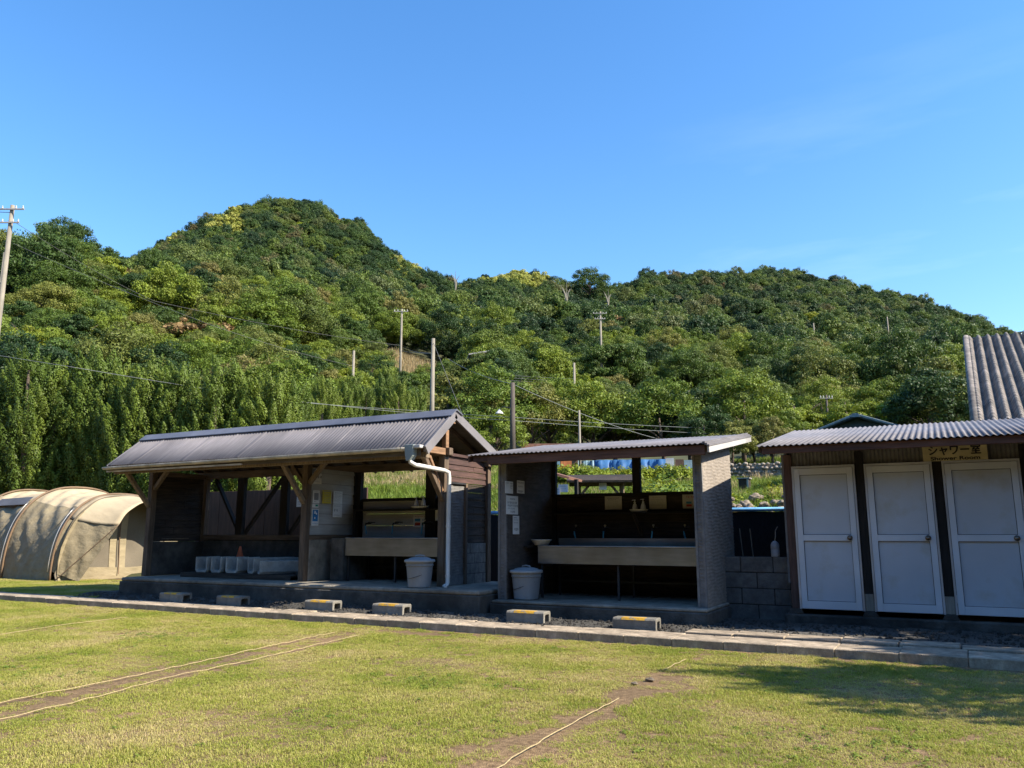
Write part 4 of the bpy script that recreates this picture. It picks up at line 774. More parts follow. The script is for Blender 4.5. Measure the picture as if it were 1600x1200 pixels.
def conifer(name, H, R_, nt_, per, size, mat):
    C, Nn, S, T_, AX = [], [], [], [], []
    for k in range(nt_):
        h = rng.uniform(.02, .97) ** .9; a = rng.uniform(0, 2 * pi) + h * 2.5; pr = (min(1, .5 + h * .85) if h < .6 else (1 - h) / .4 * .93 + .07)
        r0 = R_ * pr * rng.uniform(.35, 1); L_ = rng.uniform(.6, 1.35) * (1.1 - .3 * h); AX.append(0); dr = np.array([cos(a) * .42, sin(a) * .42, 1.]); dr /= np.linalg.norm(dr)
        base = np.array([r0 * cos(a), r0 * sin(a), h * H * .93 - .1]); t_ = rng.uniform(0, 1, per); wdt = rng.uniform(.17, .30) * np.sqrt(np.clip(t_ * 5, .15, 1)) * (1 - t_) ** .7 + .012
        q = unit(per); p = base + dr * (t_ * L_)[:, None] + q * wdt[:, None]; C.append(p)
        nn = q * 1. + dr * .25 + np.array([cos(a), sin(a), .2]) * .35; Nn.append(nn / np.linalg.norm(nn, axis=1)[:, None]); S.append(size * rng.uniform(.6, 1.3, per)); T_.append(np.full(per, rng.uniform(.3, .7)) + rng.normal(size=per) * .15 + (t_ - .5) * .2); AX[-1] = np.repeat((dr + .3 * np.array([cos(a), sin(a), 0]))[None], per, 0)
    return leaf_mesh(name, np.concatenate(C), np.concatenate(Nn), np.concatenate(S), mat, np.concatenate(T_), .6, np.concatenate(AX))
def bush(name, R_, H, n, size, mat, up=.5):
    q = unit(n); q[:, 2] = np.abs(q[:, 2]); r_ = rng.uniform(.25, 1, n) ** .45 * (1 + .18 * np.sin(q[:, 0] * 7) * np.cos(q[:, 1] * 6)); C = q * r_[:, None] * np.array([R_, R_, H])
    nn = q + rng.normal(size=(n, 3)) * .5 + np.array([0, 0, up]); nn /= np.linalg.norm(nn, axis=1)[:, None]; return leaf_mesh(name, C, nn, size * rng.uniform(.5, 1.4, n), mat, .5 + rng.normal(size=n) * .2)
def blades(name, n, half, hmin, hmax, wd, mat, lean=.7):
    """grass tuft of bent blades"""
    x = rng.uniform(-half, half, (n, 2)); a = rng.uniform(0, 2 * pi, n); h = rng.uniform(hmin, hmax, n); l = np.abs(rng.normal(size=n)) * lean * h; dx = np.stack([np.cos(a), np.sin(a)], 1); sd = np.stack([-np.sin(a), np.cos(a)], 1) * wd * .5
    z0 = np.zeros((n, 1)); b0 = np.concatenate([x - sd, z0], 1); b1 = np.concatenate([x + sd, z0], 1); m0 = x + dx * (l * .35)[:, None]; hm = (h * .62)[:, None]
    c0 = np.concatenate([m0 - sd * .8, hm], 1); c1 = np.concatenate([m0 + sd * .8, hm], 1); tp = np.concatenate([x + dx * l[:, None], (h * np.clip(1 - .25 * l / h, .5, 1))[:, None]], 1)
    v = np.stack([b0, b1, c1, c0, tp], 1).reshape(-1, 3); me = bpy.data.meshes.new(name); k = np.arange(n) * 5
    f = [t for i in k.tolist() for t in ((i, i + 1, i + 2, i + 3), (i + 3, i + 2, i + 4))]
    me.from_pydata(v.tolist(), [], f); ti = np.repeat(rng.uniform(0, 1, n), 2); at__ = me.attributes.new('tint', 'FLOAT', 'FACE'); at__.data.foreach_set('value', ti.astype(np.float32)); me.materials.append(MATS[mat]); return me
TB = [bush('bush', .55, .55, 1100, .11, 'leaf_fresh'), bush('bush', .6, .5, 1100, .10, 'leaf_weed')]
# ------------------------------------------------------------------ buildings and structures behind
def gz_(x, y): return terr(x, y)
# big tiled roof house behind the showers, right edge
th_ = thing('tiled_house', 'house with a steep weathered half-round tile roof rising behind the shower block', 'house', (6, 25, gz_(3, 24)))
def tr(i, j):
    x0 = .81 + .40 * j; x = x0 + 9 * i; y = 20 + 10 * j; z = 3.62 + 4.06 * j; p = .262; ph = ((9 * i) / p) % 1
    k = .095 * sin(pi * ph / .62) if ph < .62 else -.06 * sin(pi * (ph - .62) / .38)
    st_ = (1 - (j * 42) % 1) * .022
    return (x, y - k * .37, z + k + st_)
nr = 42; m_ = MB(); nu = int(9 / .262 * 9)
rowj = []
for r_ in range(nr): rowj += [r_ / nr + 1e-4, (r_ + 1) / nr - 1e-4]
vs_ = [tr(i / nu, j) for i in range(nu + 1) for j in rowj]; nj = len(rowj)
m_.add(vs_, [(i * nj + j, (i + 1) * nj + j, (i + 1) * nj + j + 1, i * nj + j + 1) for i in range(nu) for j in range(nj - 1)])
m_.build('roof', 'kawara', th_, smooth=False)
MB().prism([(.80, 3.52), (1.2, 7.55), (1.28, 7.55), (.88, 3.50)], 'y', 20.0, 20.001)
m_ = MB().tube([(.80, 19.98, 3.64), (1.20, 30.0, 7.72)], .10, 10); m_.build('verge_tiles', 'kawara', th_, smooth=True); MB().tube([(1.2, 30.1, 7.66), (10.2, 30.1, 7.66)], .07, 10).build('ridge_tiles', 'kawara', th_, smooth=True)
m_ = MB().add([(1.35, 20.6, gz_(1, 20)), (9.6, 20.6, gz_(1, 20)), (9.8, 29.5, gz_(1, 20)), (1.6, 29.5, gz_(1, 20)), (1.35, 20.6, 3.6), (9.6, 20.6, 3.6), (9.8, 29.5, 7.2), (1.6, 29.5, 7.2)], [(0, 1, 5, 4), (1, 2, 6, 5), (2, 3, 7, 6), (3, 0, 4, 7), (4, 5, 6, 7)]); m_.build('wall', 'siding_grey', th_)
B(-.0, .0, 0, 0, 0, 0)
m_ = MB().add([(1.2, 30.1, 7.6), (10.2, 30.1, 7.6), (10.3, 38, 4.5), (1.4, 38, 4.5)], [(0, 1, 2, 3)]).build('roof', 'kawara', th_, thick=.06)
# blue-grey gabled house
gh = thing('gabled_house', 'small dark house with a blue-grey gable just showing over the shower roof', 'house', (-2.05, 28, gz_(-2, 26)))
zg = gz_(-2, 26)
MB().prism([(-2.95, zg), (-1.12, zg), (-1.12, 4.40), (-2.04, 4.72), (-2.95, 4.40)], 'y', 26.1, 30).build('wall', 'slate_blue', gh)
MB().prism([(-3.18, 4.40), (-2.04, 4.82), (-.92, 4.40), (-.92, 4.33), (-2.04, 4.74), (-3.18, 4.33)], 'y', 25.75, 30.3).build('roof', 'slate_blue', gh)
MB().prism([(-3.20, 4.415), (-2.04, 4.845), (-.90, 4.415), (-.90, 4.345), (-2.04, 4.77), (-3.20, 4.345)], 'y', 25.70, 25.748).build('barge_board', 'slate_edge', gh, bevel=.01)
MB().prism([(-2.16, 4.72), (-1.92, 4.72), (-1.96, 4.83), (-2.12, 4.83)], 'y', 25.66, 25.698).build('gable_ornament', 'slate_edge', gh)
# grey roof among the trees
p = at_(764, 556, 75); zb = gz_(p.x, p.y)
hr = thing('hillside_house', 'small house with a flat grey roof half hidden by trees on the slope', 'house', (p.x, p.y, zb), R(36))
m_ = MB().prism([(-1.6, 0), (1.6, 0), (1.6, p.z - zb - .25), (-1.6, p.z - zb - .25)], 'y', -1.5, 1.5); m_.v = [tuple(Vector(v) + Vector(hr.location)) for v in m_.v]; m_.build('wall', 'plank_white', hr)
m_ = MB().prism([(-2.1, p.z - zb - .28), (.2, p.z - zb + .15), (2.2, p.z - zb - .22), (2.2, p.z - zb - .34), (.2, p.z - zb + .03), (-2.1, p.z - zb - .4)], 'y', -2, 2); m_.v = [tuple(Vector(v) + Vector(hr.location)) for v in m_.v]; m_.build('roof', 'old_roof', hr)
# shacks, tarp fence seen through the middle shed
def panel(name, label, cat, u0, u1, v0, v1, d, mat, thick=.06, group=None, wav=0):
    a, b_ = at_(u0, v0, d), at_(u1, v0, d); zt = a.z; c = (a + b_) / 2; z0 = at_((u0 + u1) / 2, v1, d).z - .9
    wd = (b_ - a).length; o = MB().grid(lambda i, j: (-wd / 2 + wd * i, .03 * wav * sin(i * 23 + j * 3) + wav * .02 * sin(i * 61), (zt - z0) * j), 30 if wav else 1, 3 if wav else 1).build(name, mat, loc=(0, 0, 0), thick=thick, smooth=bool(wav))
    o.location = (c.x, c.y, z0); o.rotation_euler = (0, 0, atan2(b_.y - a.y, b_.x - a.x)); return tagp(o, label, cat, group)
panel('tarp_fence', 'bright blue tarpaulin fence across the bank, seen through the middle shed', 'fence', 928, 1042, 719, 737, 36, 'tarp', wav=2.)
panel('tarp_fence', 'pale blue-grey sheet fence at the left end of the bright blue tarpaulin', 'fence', 885, 930, 720, 735, 36.4, 'tarp_light', wav=2.)
panel('shack_panel', 'white sheet standing at the right end of the blue tarpaulin fence', 'panel', 1040, 1053, 716, 738, 35.5, 'white_sheet')
panel('shack_panel', 'rusty brown board next to the white sheet on the bank', 'panel', 1055, 1068, 718, 740, 35.6, 'rust_board')
panel('shack_panel', 'pale blue sheet leaning between brown boards on the bank', 'panel', 1069, 1082, 719, 740, 35.4, 'blue_sheet')
panel('shack_panel', 'brown board at the right end of the row of shack panels', 'panel', 1083, 1098, 718, 742, 35.7, 'rust_board')
panel('shack_panel', 'blue panel left of the orange board on the bank', 'panel', 848, 875, 719, 733, 34.5, 'tarp_light')
panel('shack_panel', 'orange board to the right of the blue panel on the bank', 'panel', 876, 893, 717, 732, 34.6, 'orange_board')
rr_ = at_(868, 691, 36); hz0 = gz_(rr_.x, rr_.y)
hs_ = thing('rusty_roof_house', 'low house whose orange-brown roof edge shows above the middle shed roof', 'house', (rr_.x, rr_.y, hz0), R(25))
for nm, a, mt in (('wall', (-1.0, 1.0, 0, 2.2, 0, rr_.z - hz0 - .45), 'rust_board'), ('roof', (-1.5, 1.5, -.4, 2.6, rr_.z - hz0 - .35, rr_.z - hz0 - .1), 'rust_roof')):
    m_ = MB().box(*a); m_.v = [tuple(Vector(v) + Vector(hs_.location)) for v in m_.v]; m_.build(nm, mt, hs_)
# gazebo (table shelter)
zb = 1.35; gl = at_(903, 775, 19.5); grt = at_(978, 775, 19.5)
gz1 = thing('picnic_shelter', 'dark wooden picnic shelter seen through the back opening of the middle shed', 'shelter', ((gl.x + grt.x) / 2, gl.y, zb))
ax = (grt - gl); ax.z = 0; ln = ax.length; ax.normalize(); nv = Vector((-ax.y, ax.x, 0)); cc = (gl + grt) / 2
def lp(a, b_, z): q = cc + ax * a + nv * b_; return (q.x, q.y, z)
zt = at_(940, 752, 19.5).z; zr = at_(940, 741, 19.5).z
for a in (-ln / 2, ln / 2 - .08):
    for b_ in (0, 1.0): MB().beam(lp(a, b_, zb), lp(a, b_, zt), .08, .08, (1, 0, 0)).build('post', 'wood_z', gz1)
MB().add([lp(-ln / 2 - .25, -.35, zt - .02), lp(ln / 2 + .2, -.35, zt - .02), lp(ln / 2 + .2, .5, zr), lp(-ln / 2 - .25, .5, zr)], [(0, 1, 2, 3)]).build('roof', 'dark_board_x', gz1, thick=.05)
MB().add([lp(-ln / 2 - .25, 1.35, zt - .02), lp(ln / 2 + .2, 1.35, zt - .02), lp(ln / 2 + .2, .51, zr), lp(-ln / 2 - .25, .51, zr)], [(0, 1, 2, 3)]).build('roof', 'dark_board_x', gz1, thick=.05)
MB().beam(lp(-ln / 2, 0, zt - .05), lp(ln / 2, 0, zt - .05), .07, .1).build('beam', 'wood_x', gz1)
for a, s in ((-ln / 2, 1), (ln / 2 - .08, -1)): MB().beam(lp(a, 0, zt - .42), lp(a + s * .28, 0, zt - .08), .05, .06).build('brace', 'wood_z', gz1)
zz = at_(940, 772, 19.5).z; MB().beam(lp(-ln / 2 + .1, .2, zz), lp(ln / 2 - .15, .2, zz), .3, .05).build('table_top', 'wood_x', gz1)
q = at_(942, 760, 19.35); notice('notice', 'white notice hanging under the roof of the picnic shelter', (q.x, q.y, q.z), .19, .16, '-y', 'paper', [T(.15, .12, .15, .8, 'ink_grey'), T(.4, .1, .15, .8, 'ink_grey')])
# small brown-roofed shed left of the shelter
sl_, sr_ = at_(846, 735, 17), at_(889, 747, 17)
lt = thing('lean_to', 'low lean-to with a reddish-brown roof edge left of the picnic shelter', 'shed', ((sl_.x + sr_.x) / 2, sl_.y, 1.2))
ax2 = (sr_ - sl_); MB().add([tuple(sl_), tuple(sr_), tuple(sr_ + Vector((.0, .7, -.02))), tuple(sl_ + Vector((.0, .7, -.02)))], [(0, 1, 2, 3)]).build('roof', 'rust_roof', lt, thick=.05)
for f in (.1, .9): p = sl_.lerp(sr_, f) + Vector((.1, .3, -.03)); B(p.x - .035, p.x + .035, p.y - .035, p.y + .035, .9, p.z).build('post', 'black_wood', lt)
for q in range(44):
    u = 880 + 225 * q / 43 + jit(5); p = at_(u, 735 + random.uniform(-6, 5) - (4 if u < 930 or u > 1040 else 0), 33 + jit(.8)); o = bpy.data.objects.new('bush', TB[q % 2]); COL.objects.link(o); sB = random.uniform(.8, 1.25); o.location = (p.x, p.y, p.z - .55 * sB); o.scale = (sB * 1.2, sB, sB); o.rotation_euler = (0, 0, jit(3))
    tagp(o, 'leafy green bush growing along the foot of the blue tarpaulin fence', 'bush', 'bushes along the tarpaulin fence')
for lb, u, v, w_ in (('small white notice low on the lean-to post', 870, 768, .15), ('larger white notice beside the small one at the lean-to', 880, 763, .22)):
    q = at_(u, v, 16.6); notice('notice', lb, tuple(q), w_, .16, '-y', 'paper', [T(.15, .15, .15, .8, 'ink_grey'), T(.5, .1, .15, .8, 'ink_grey')])
# rubble wall above the bank at the right, rocks at its foot
def rubble(u0, u1, v0, v1, d, label):
    a, b_ = at_(u0, v0, d), at_(u1, v0, d); z0 = at_(u0, v1, d).z - .5; wd = (b_ - a).length; h = a.z - z0
    m_ = MB(); n = int(wd / .17); k = int(h / .125)
    for r_ in range(k):
        for c in range(n):
            x = -wd / 2 + (c + (.5 if r_ % 2 else 0)) * wd / n; s = .08 + jit(.022); z = (r_ + .5) * h / k
            m_.lathe([(0, -s * .75), (s * .8, -s * .5), (s, 0), (s * .8, s * .5), (0, s * .75)], (x + jit(.04), jit(.05), z + jit(.03)), 7, cap=False)
    m_.box(-wd / 2, wd / 2, .02, .3, 0, h - .04)
    o = m_.build('rubble_wall', 'rubble_wall', loc=(0, 0, 0)); o.location = ((a.x + b_.x) / 2, (a.y + b_.y) / 2, z0); o.rotation_euler = (0, 0, atan2(b_.y - a.y, b_.x - a.x)); return tagp(o, label, 'wall')
rubble(1120, 1300, 724, 744, 32, 'rough stone retaining wall above the bank, between the middle shed and the showers')
nrk = 0
for k in range(26):
    u = 1130 + 130 * (k / 26) + jit(3); v = 787 + random.uniform(-12, 12); d = 17.0 + (799 - v) * .05
    x, y = pol(u, d); o = bpy.data.objects.new('rock', rock_me); COL.objects.link(o); s_ = random.uniform(.05, .11); o.location = (x, y, zat(u, v, d) - .02); o.scale = (s_ * 1.25, s_, s_ * random.uniform(.6, .9)); o.rotation_euler = (jit(.4), jit(.4), jit(3))
    tagp(o, 'tan rock in the pile on the bank above the blue pipe', 'rock', 'rocks on the bank above the blue pipe')
for q in range(26):
    u = random.uniform(1130, 1240); x, y = pol(u, random.uniform(17.3, 20.5)); o = bpy.data.objects.new('bush', TB[q % 2]); COL.objects.link(o); sB = random.uniform(.35, .75); o.location = (x, y, terr(x, y) - .03); o.scale = (sB, sB, sB); o.rotation_euler = (0, 0, jit(3))
    tagp(o, 'low green bush growing among the rocks above the blue pipe', 'bush', 'bushes among the rocks above the blue pipe')
x, y = pol(1166, 26.5); zz = zat(1166, 763, 26.5); hv = thing('small_hut', 'tiny dark box with a lid standing in the weeds on the bank', 'box', (x, y, zz))
B(x - .16, x + .16, y, y + .3, zz - .2, zz + .30).build('body', 'dark_board', hv); B(x - .20, x + .20, y - .04, y + .34, zz + .301, zz + .34).build('lid', 'old_roof', hv); B(x + .10, x + .158, y - .012, y - .001, zz, zz + .29).build('pale_door', 'plank_white', hv)

# ------------------------------------------------------------------ utility poles and lines
def pole(name, label, u, vt, d, vb=None, r_=.13, mat='pole_concrete', arms=0, lamp=False, insul=0, lean=0.):
    p = at_(u, vt, d); z0 = terr(p.x, p.y) - .3
    if vb is not None: z0 = min(z0, at_(u, vb, d).z)
    t_ = thing(name, label, 'pole', (p.x, p.y, z0), group='utility poles')
    MB().tube([(p.x + lean, p.y, z0), (p.x, p.y, p.z)], [r_ * 1.35, r_ * .85], 12).build('shaft', mat, t_, smooth=True)
    ca, sa_ = cos(YAW), sin(YAW)
    for k in range(arms):
        z = p.z - .25 - .7 * k; w_ = (.85 - .2 * k) * r_ / .13
        am = MB().beam((p.x - w_ * ca, p.y - w_ * sa_ - r_ * 1.3, z), (p.x + w_ * ca, p.y + w_ * sa_ - r_ * 1.3, z), .55 * r_, .55 * r_).build('crossarm', 'old_roof', t_)
        for f in (-.9, -.45, .45, .9): MB().lathe([(.038, 0), (.038, .05), (.022, .06), (.042, .09), (.022, .12), (0, .15)], (p.x + f * w_ * ca, p.y + f * w_ * sa_ - r_ * 1.3, z + .045), 8).build('insulator', 'ceramic', am)
    if lamp:
        m_ = MB().tube([(p.x, p.y - r_, p.z - 1.05), (p.x - .35, p.y - r_ - .1, p.z - 1.0), (p.x - .5, p.y - r_ - .1, p.z - 1.1)], .02, 6).build('lamp_arm', 'dark_iron', t_)
        MB().lathe([(.03, 0), (.05, -.05), (.16, -.16), (.17, -.19), (0, -.19)], (p.x - .5, p.y - r_ - .1, p.z - 1.08), 14).build('lamp_shade', 'white_sheet', m_)
    return p
pA = pole('utility_pole', 'tall concrete utility pole with crossarms at the left edge of the photo', 20, 321, 45, r_=.115, arms=2)
pole('utility_pole', 'second thinner pole standing close behind the tall one at the left edge', 8, 395, 46, r_=.09)
pC = pole('utility_pole', 'slim pale pole on the bare brown patch of the slope', 628, 483, 72, 562, r_=.10, mat='pole_concrete', arms=1)
pD = pole('utility_pole', 'stout pale pole rising behind the gable of the long shed', 677, 529, 36, 660, r_=.095)
pE = pole('utility_pole', 'short pale pole against the dark trees left of the brown patch', 553, 548, 58, 600, r_=.10)
pF = pole('utility_pole', 'dark wooden pole with a white lamp between the two sheds', 801, 598, 32, r_=.10, mat='pole_wood', lamp=True)
pG = pole('utility_pole', 'thin white pole above the middle shed, upper of two', 897, 567, 62, 640, r_=.10)
pH = pole('utility_pole', 'thin white pole above the middle shed, lower of two', 905, 641, 33, r_=.05)
pI = pole('utility_pole', 'pole with a cluster of insulators high on the middle slope', 938, 487, 95, 545, r_=.13, arms=2)
pJ = pole('utility_pole', 'small pale pole left of the bushy patch on the right slope', 1167, 556, 105, 592, r_=.11)
pole('utility_pole', 'small pole with a crossarm just right of the other on the right slope', 1208, 574, 106, 605, r_=.11, arms=1)
pole('utility_pole', 'leaning pole with a transformer above the blue-grey gable', 1391, 550, 108, 604, r_=.13, lean=.5)
pL = pole('utility_pole', 'dark thin pole standing behind the blue-grey gable', 1291, 617, 60, 672, r_=.07, mat='pole_wood', arms=1)
pole('utility_pole', 'tiny pole high on the right hill', 1271, 505, 185, 525, r_=.15)
pole('utility_pole', 'tiny pole highest on the right hill below the skyline', 1386, 495, 190, 515, r_=.15)
def wire(pts, label, r_=.016, mat='cable', sag=.02):
    P_ = []
    for a, b_ in zip(pts, pts[1:]):
        a, b_ = Vector(a), Vector(b_); L_ = (b_ - a).length
        for k in range(14): t_ = k / 14; q = a.lerp(b_, t_); q.z -= 4 * sag * L_ * t_ * (1 - t_); P_.append(q)
    P_.append(Vector(pts[-1])); o = MB().tube(P_, r_, 5).build('power_line', mat, loc=tuple(P_[0])); tagp(o, label, 'cable', 'overhead lines')
W = lambda u, v, d: tuple(at_(u, v, d))
wire([W(-200, 520, 40), W(110, 573, 32), W(460, 628, 33), W(677, 643, 36), W(801, 652, 32), W(1160, 671, 40), W(1500, 690, 40)], 'upper of the two long lines running above the shed roofs', .009, 'cable_pale', .004)
wire([W(450, 625, 31), W(677, 648, 36), W(801, 657, 32), W(1160, 680, 40), W(1500, 700, 40)], 'lower of the two long lines running above the shed roofs', .009, 'cable_pale', .004)
wire([W(20, 380, 45), W(330, 508, 40), W(553, 572, 56)], 'line sloping down from the tall left pole across the trees', .010, 'cable', .008)
wire([W(20, 345, 45), W(240, 470, 60), W(628, 540, 72)], 'line from the tall left pole towards the brown patch', .012, 'cable', .012)
wire([W(700, 560, 50), W(801, 600, 32), W(905, 645, 33), W(1045, 690, 40)], 'line dropping from the slope past the dark lamp pole to the white pole', .012, 'cable_pale', .01)
for k in range(3): wire([W(765, 584 + 4 * k, 60), W(897, 592 + 4 * k, 62)], 'one of three parallel lines left of the upper thin white pole', .018, 'cable', .005)
wire([W(628, 548, 72), W(677, 552, 36.1), W(640, 547, 70)], 'short line between the pole on the brown patch and the stout pole', .015, 'cable', .002)
wire([W(20, 332, 45), W(-200, 310, 60)], 'line leaving the tall left pole towards the left', .018, 'cable', .01)
wire([W(677, 535, 36), W(725, 655, 30)], 'stay wire slanting from the stout pole', .010, 'cable', .0)

# ------------------------------------------------------------------ vegetation meshes
def trunk_mesh(name, H, r_, limbs=5, mat='bark'):
    m_ = MB(); top = Vector((jit(.3), jit(.3), H)); m_.tube([(0, 0, -.5), (jit(.1), jit(.1), H * .35), (top.x * .5, top.y * .5, H * .7), tuple(top)], [r_ * 1.25, r_, r_ * .7, r_ * .3], 8)
    for k in range(limbs):
        a = 2 * pi * k / limbs + jit(.5); z = H * random.uniform(.35, .7); l = H * random.uniform(.28, .42)
        m_.tube([(0, 0, z), (cos(a) * l * .5, sin(a) * l * .5, z + l * .45), (cos(a) * l, sin(a) * l, z + l * .75)], [r_ * .5, r_ * .33, r_ * .12], 6)
    return m_.mesh(name, mat, smooth=True)
def inst(name, pts, rots, scl, idx, protos, kind='stuff'):
    """one object that scatters prototype meshes over its own points (geometry nodes)"""
    me = bpy.data.meshes.new(name); me.vertices.add(len(pts)); me.vertices.foreach_set('co', np.array(pts, np.float32).ravel())
    for nm, ty, arr in (('rot', 'FLOAT_VECTOR', rots), ('scl', 'FLOAT_VECTOR', scl), ('pid', 'INT', idx)):
        a = me.attributes.new(nm, ty, 'POINT'); a.data.foreach_set('vector' if ty == 'FLOAT_VECTOR' else 'value', np.array(arr, np.int32 if ty == 'INT' else np.float32).ravel())
    o = bpy.data.objects.new(name, me); COL.objects.link(o); o['kind'] = kind
    gt_ = bpy.data.node_groups.new(name, 'GeometryNodeTree'); gt_.interface.new_socket('Geometry', in_out='INPUT', socket_type='NodeSocketGeometry'); gt_.interface.new_socket('Geometry', in_out='OUTPUT', socket_type='NodeSocketGeometry')
    N = gt_.nodes.new; K = gt_.links.new; gi, go = N('NodeGroupInput'), N('NodeGroupOutput'); gg = N('GeometryNodeGeometryToInstance')
    for p in reversed(protos):
        oi = N('GeometryNodeObjectInfo'); oi.inputs['Object'].default_value = p; oi.inputs['As Instance'].default_value = True; K(oi.outputs['Geometry'], gg.inputs[0])
    ip = N('GeometryNodeInstanceOnPoints'); ip.inputs['Pick Instance'].default_value = True
    def attr(nm, ty): a = N('GeometryNodeInputNamedAttribute'); a.data_type = ty; a.inputs['Name'].default_value = nm; return a.outputs[0]
    K(gi.outputs[0], ip.inputs['Points'])
    ji = N('GeometryNodeJoinGeometry')
    for p in protos: pass
    K(gg.outputs[0], ip.inputs['Instance']); K(attr('pid', 'INT'), ip.inputs['Instance Index']); K(attr('rot', 'FLOAT_VECTOR'), ip.inputs['Rotation']); K(attr('scl', 'FLOAT_VECTOR'), ip.inputs['Scale']); K(ip.outputs[0], go.inputs[0])
    md = o.modifiers.new('scatter', 'NODES'); md.node_group = gt_; return o
def proto(me): return bpy.data.objects.new(me.name, me)

# ------------------------------------------------------------------ lawn grass
def in_view(x, y, z, mg=60):
    z -= EYE; f = -x * sin(YAW) + y * cos(YAW); r_ = x * cos(YAW) + y * sin(YAW); dz = f * CP + z * SP
    if dz < .5: return False
    u = 800 + F_ * r_ / dz; v = 600 - F_ * (-f * SP + z * CP) / dz; return -mg < u < 1600 + mg and -mg < v < 1200 + mg
def bare(x, y):
    b_ = 0.
    dx = abs(x + 2.38 + .03 * sin(y * 3)); b_ = max(b_, (1 - dx / (.26 + .08 * sin(y * 1.7 + 1) + .06 * sin(y * 7))) * 1.4 if y < 7.6 else (1 - dx / .12) * .7)
    b_ = max(b_, (1 - hypot((x + 2.25) / .42, (y - 7.0) / .6)) * 1.1)
    xl, xr = np.interp(y, [3.8, 4.5, 5.3, 7, 8.6], [-6.5, -6.62, -6.7, -6.98, -7.22]), np.interp(y, [3.5, 4.4, 5.3, 6.4, 8.5], [-5.93, -6.1, -6.33, -6.42, -6.74])
    if xl - .1 < x < xr + .05 and y < 8.8: b_ = max(b_, .62 + .3 * sin(x * 13 + y * 5))
    e = KY(x) - y; b_ = max(b_, (1 - e / (.22 + .15 * sin(x * 1.3 + 2) + .06 * sin(x * 5))) * (1. if x > -8.5 else .55))
    b_ = max(b_, 1.0 * (1 - hypot((x + 6.2) / 1.6, (y - 9.15) / .35)))
    return b_
gp_ = [proto(blades('grass_tuft', 150, .072, .012, .030, .0034, 'grass_blade', 1.0)) for k in range(4)]
P_, Ro, Sc, Id = [], [], [], []
s_ = .098
for xi in np.arange(-21, 3.4, s_):
    for yi in np.arange(2.6, 9.75, s_):
        x, y = xi + jit(.035), yi + jit(.035)
        if y > KY(x) - .03 or not in_view(x, y, 0, 280): continue
        bb = bare(x, y); bb = bb + random.gauss(0, .22) if bb > -.4 else bb
        if random.random() < min(.9, bb * 1.3 - .08): continue
        k = max(.3, 1 - .75 * max(0, bb)) * random.uniform(.8, 1.2)
        P_.append((x, y, 0)); Ro.append((jit(.08), jit(.08), random.uniform(0, 6.28))); Sc.append((random.uniform(.95, 1.15),) * 2 + (k * (.8 + .35 * sin(x * 1.9 + sin(y * 2.1)) * sin(y * 2.7 + x)),)); Id.append(random.randint(0, 3))
for xi in np.arange(-27, -14.6, .12):
    for yi in np.arange(10.0, 14.2, .12):
        x, y = xi + jit(.05), yi + jit(.05)
        if y < KY(x) + .6 or not in_view(x, y, .1, 60): continue
        P_.append((x, y, .085)); Ro.append((0, 0, random.uniform(0, 6.28))); Sc.append((1.2, 1.2, random.uniform(.9, 1.6))); Id.append(random.randint(0, 3))
inst('lawn_grass', P_, Ro, Sc, Id, gp_)
# ------------------------------------------------------------------ trees
FARP = [proto(crown('far_crown', 2.5 + .45 * k, 5.4 + .5 * k, 54, 75, .34, 'leaf_far', flat=1.05)) for k in range(4)] + [proto(crown('bloom_crown', 3.2, 4.4, 28, 110, .36, 'leaf_bloom'))] + [proto(crown('rust_crown', 3.2, 4.4, 26, 110, .36, 'leaf_rust'))] + [proto(crown('fresh_crown', 3.0, 4.6, 50, 75, .34, 'leaf_fresh', flat=.8))]
NEARM = [crown('crown', 2.4 + .3 * k, 5.3 + .4 * k, 80, 180, .17, 'leaf_mixed', flat=.95) for k in range(4)]
FRESHM = [crown('crown', 2.4 + .2 * k, 4.6, 74, 170, .17, 'leaf_fresh', flat=.75) for k in range(2)]
TRK = [trunk_mesh('trunk', 4.2, .17), trunk_mesh('trunk', 4.8, .15, 6)]
def tree(x, y, z, me, s, label, group, tm=None, rz=None, name='broadleaf_tree', cat='tree', sz=1.):
    t_ = thing(name, label, cat, (x, y, z), random.uniform(0, 6.28) if rz is None else rz, group)
    t_.scale = (s, s, s * sz)
    for nm, m_ in (('crown', me), ('trunk', tm or random.choice(TRK))):
        o = bpy.data.objects.new(nm, m_); COL.objects.link(o); o.parent = t_
    return t_
def px_of(x, y, z):
    z -= EYE; f = -x * sin(YAW) + y * cos(YAW); r_ = x * cos(YAW) + y * sin(YAW); dz = f * CP + z * SP
    return 800 + F_ * r_ / dz, 600 - F_ * (-f * SP + z * CP) / dz
P_, Ro, Sc, Id = [], [], [], []; near = []
GRID = [(4.1, 24, 185)] + [(3.0, 185, 400)]
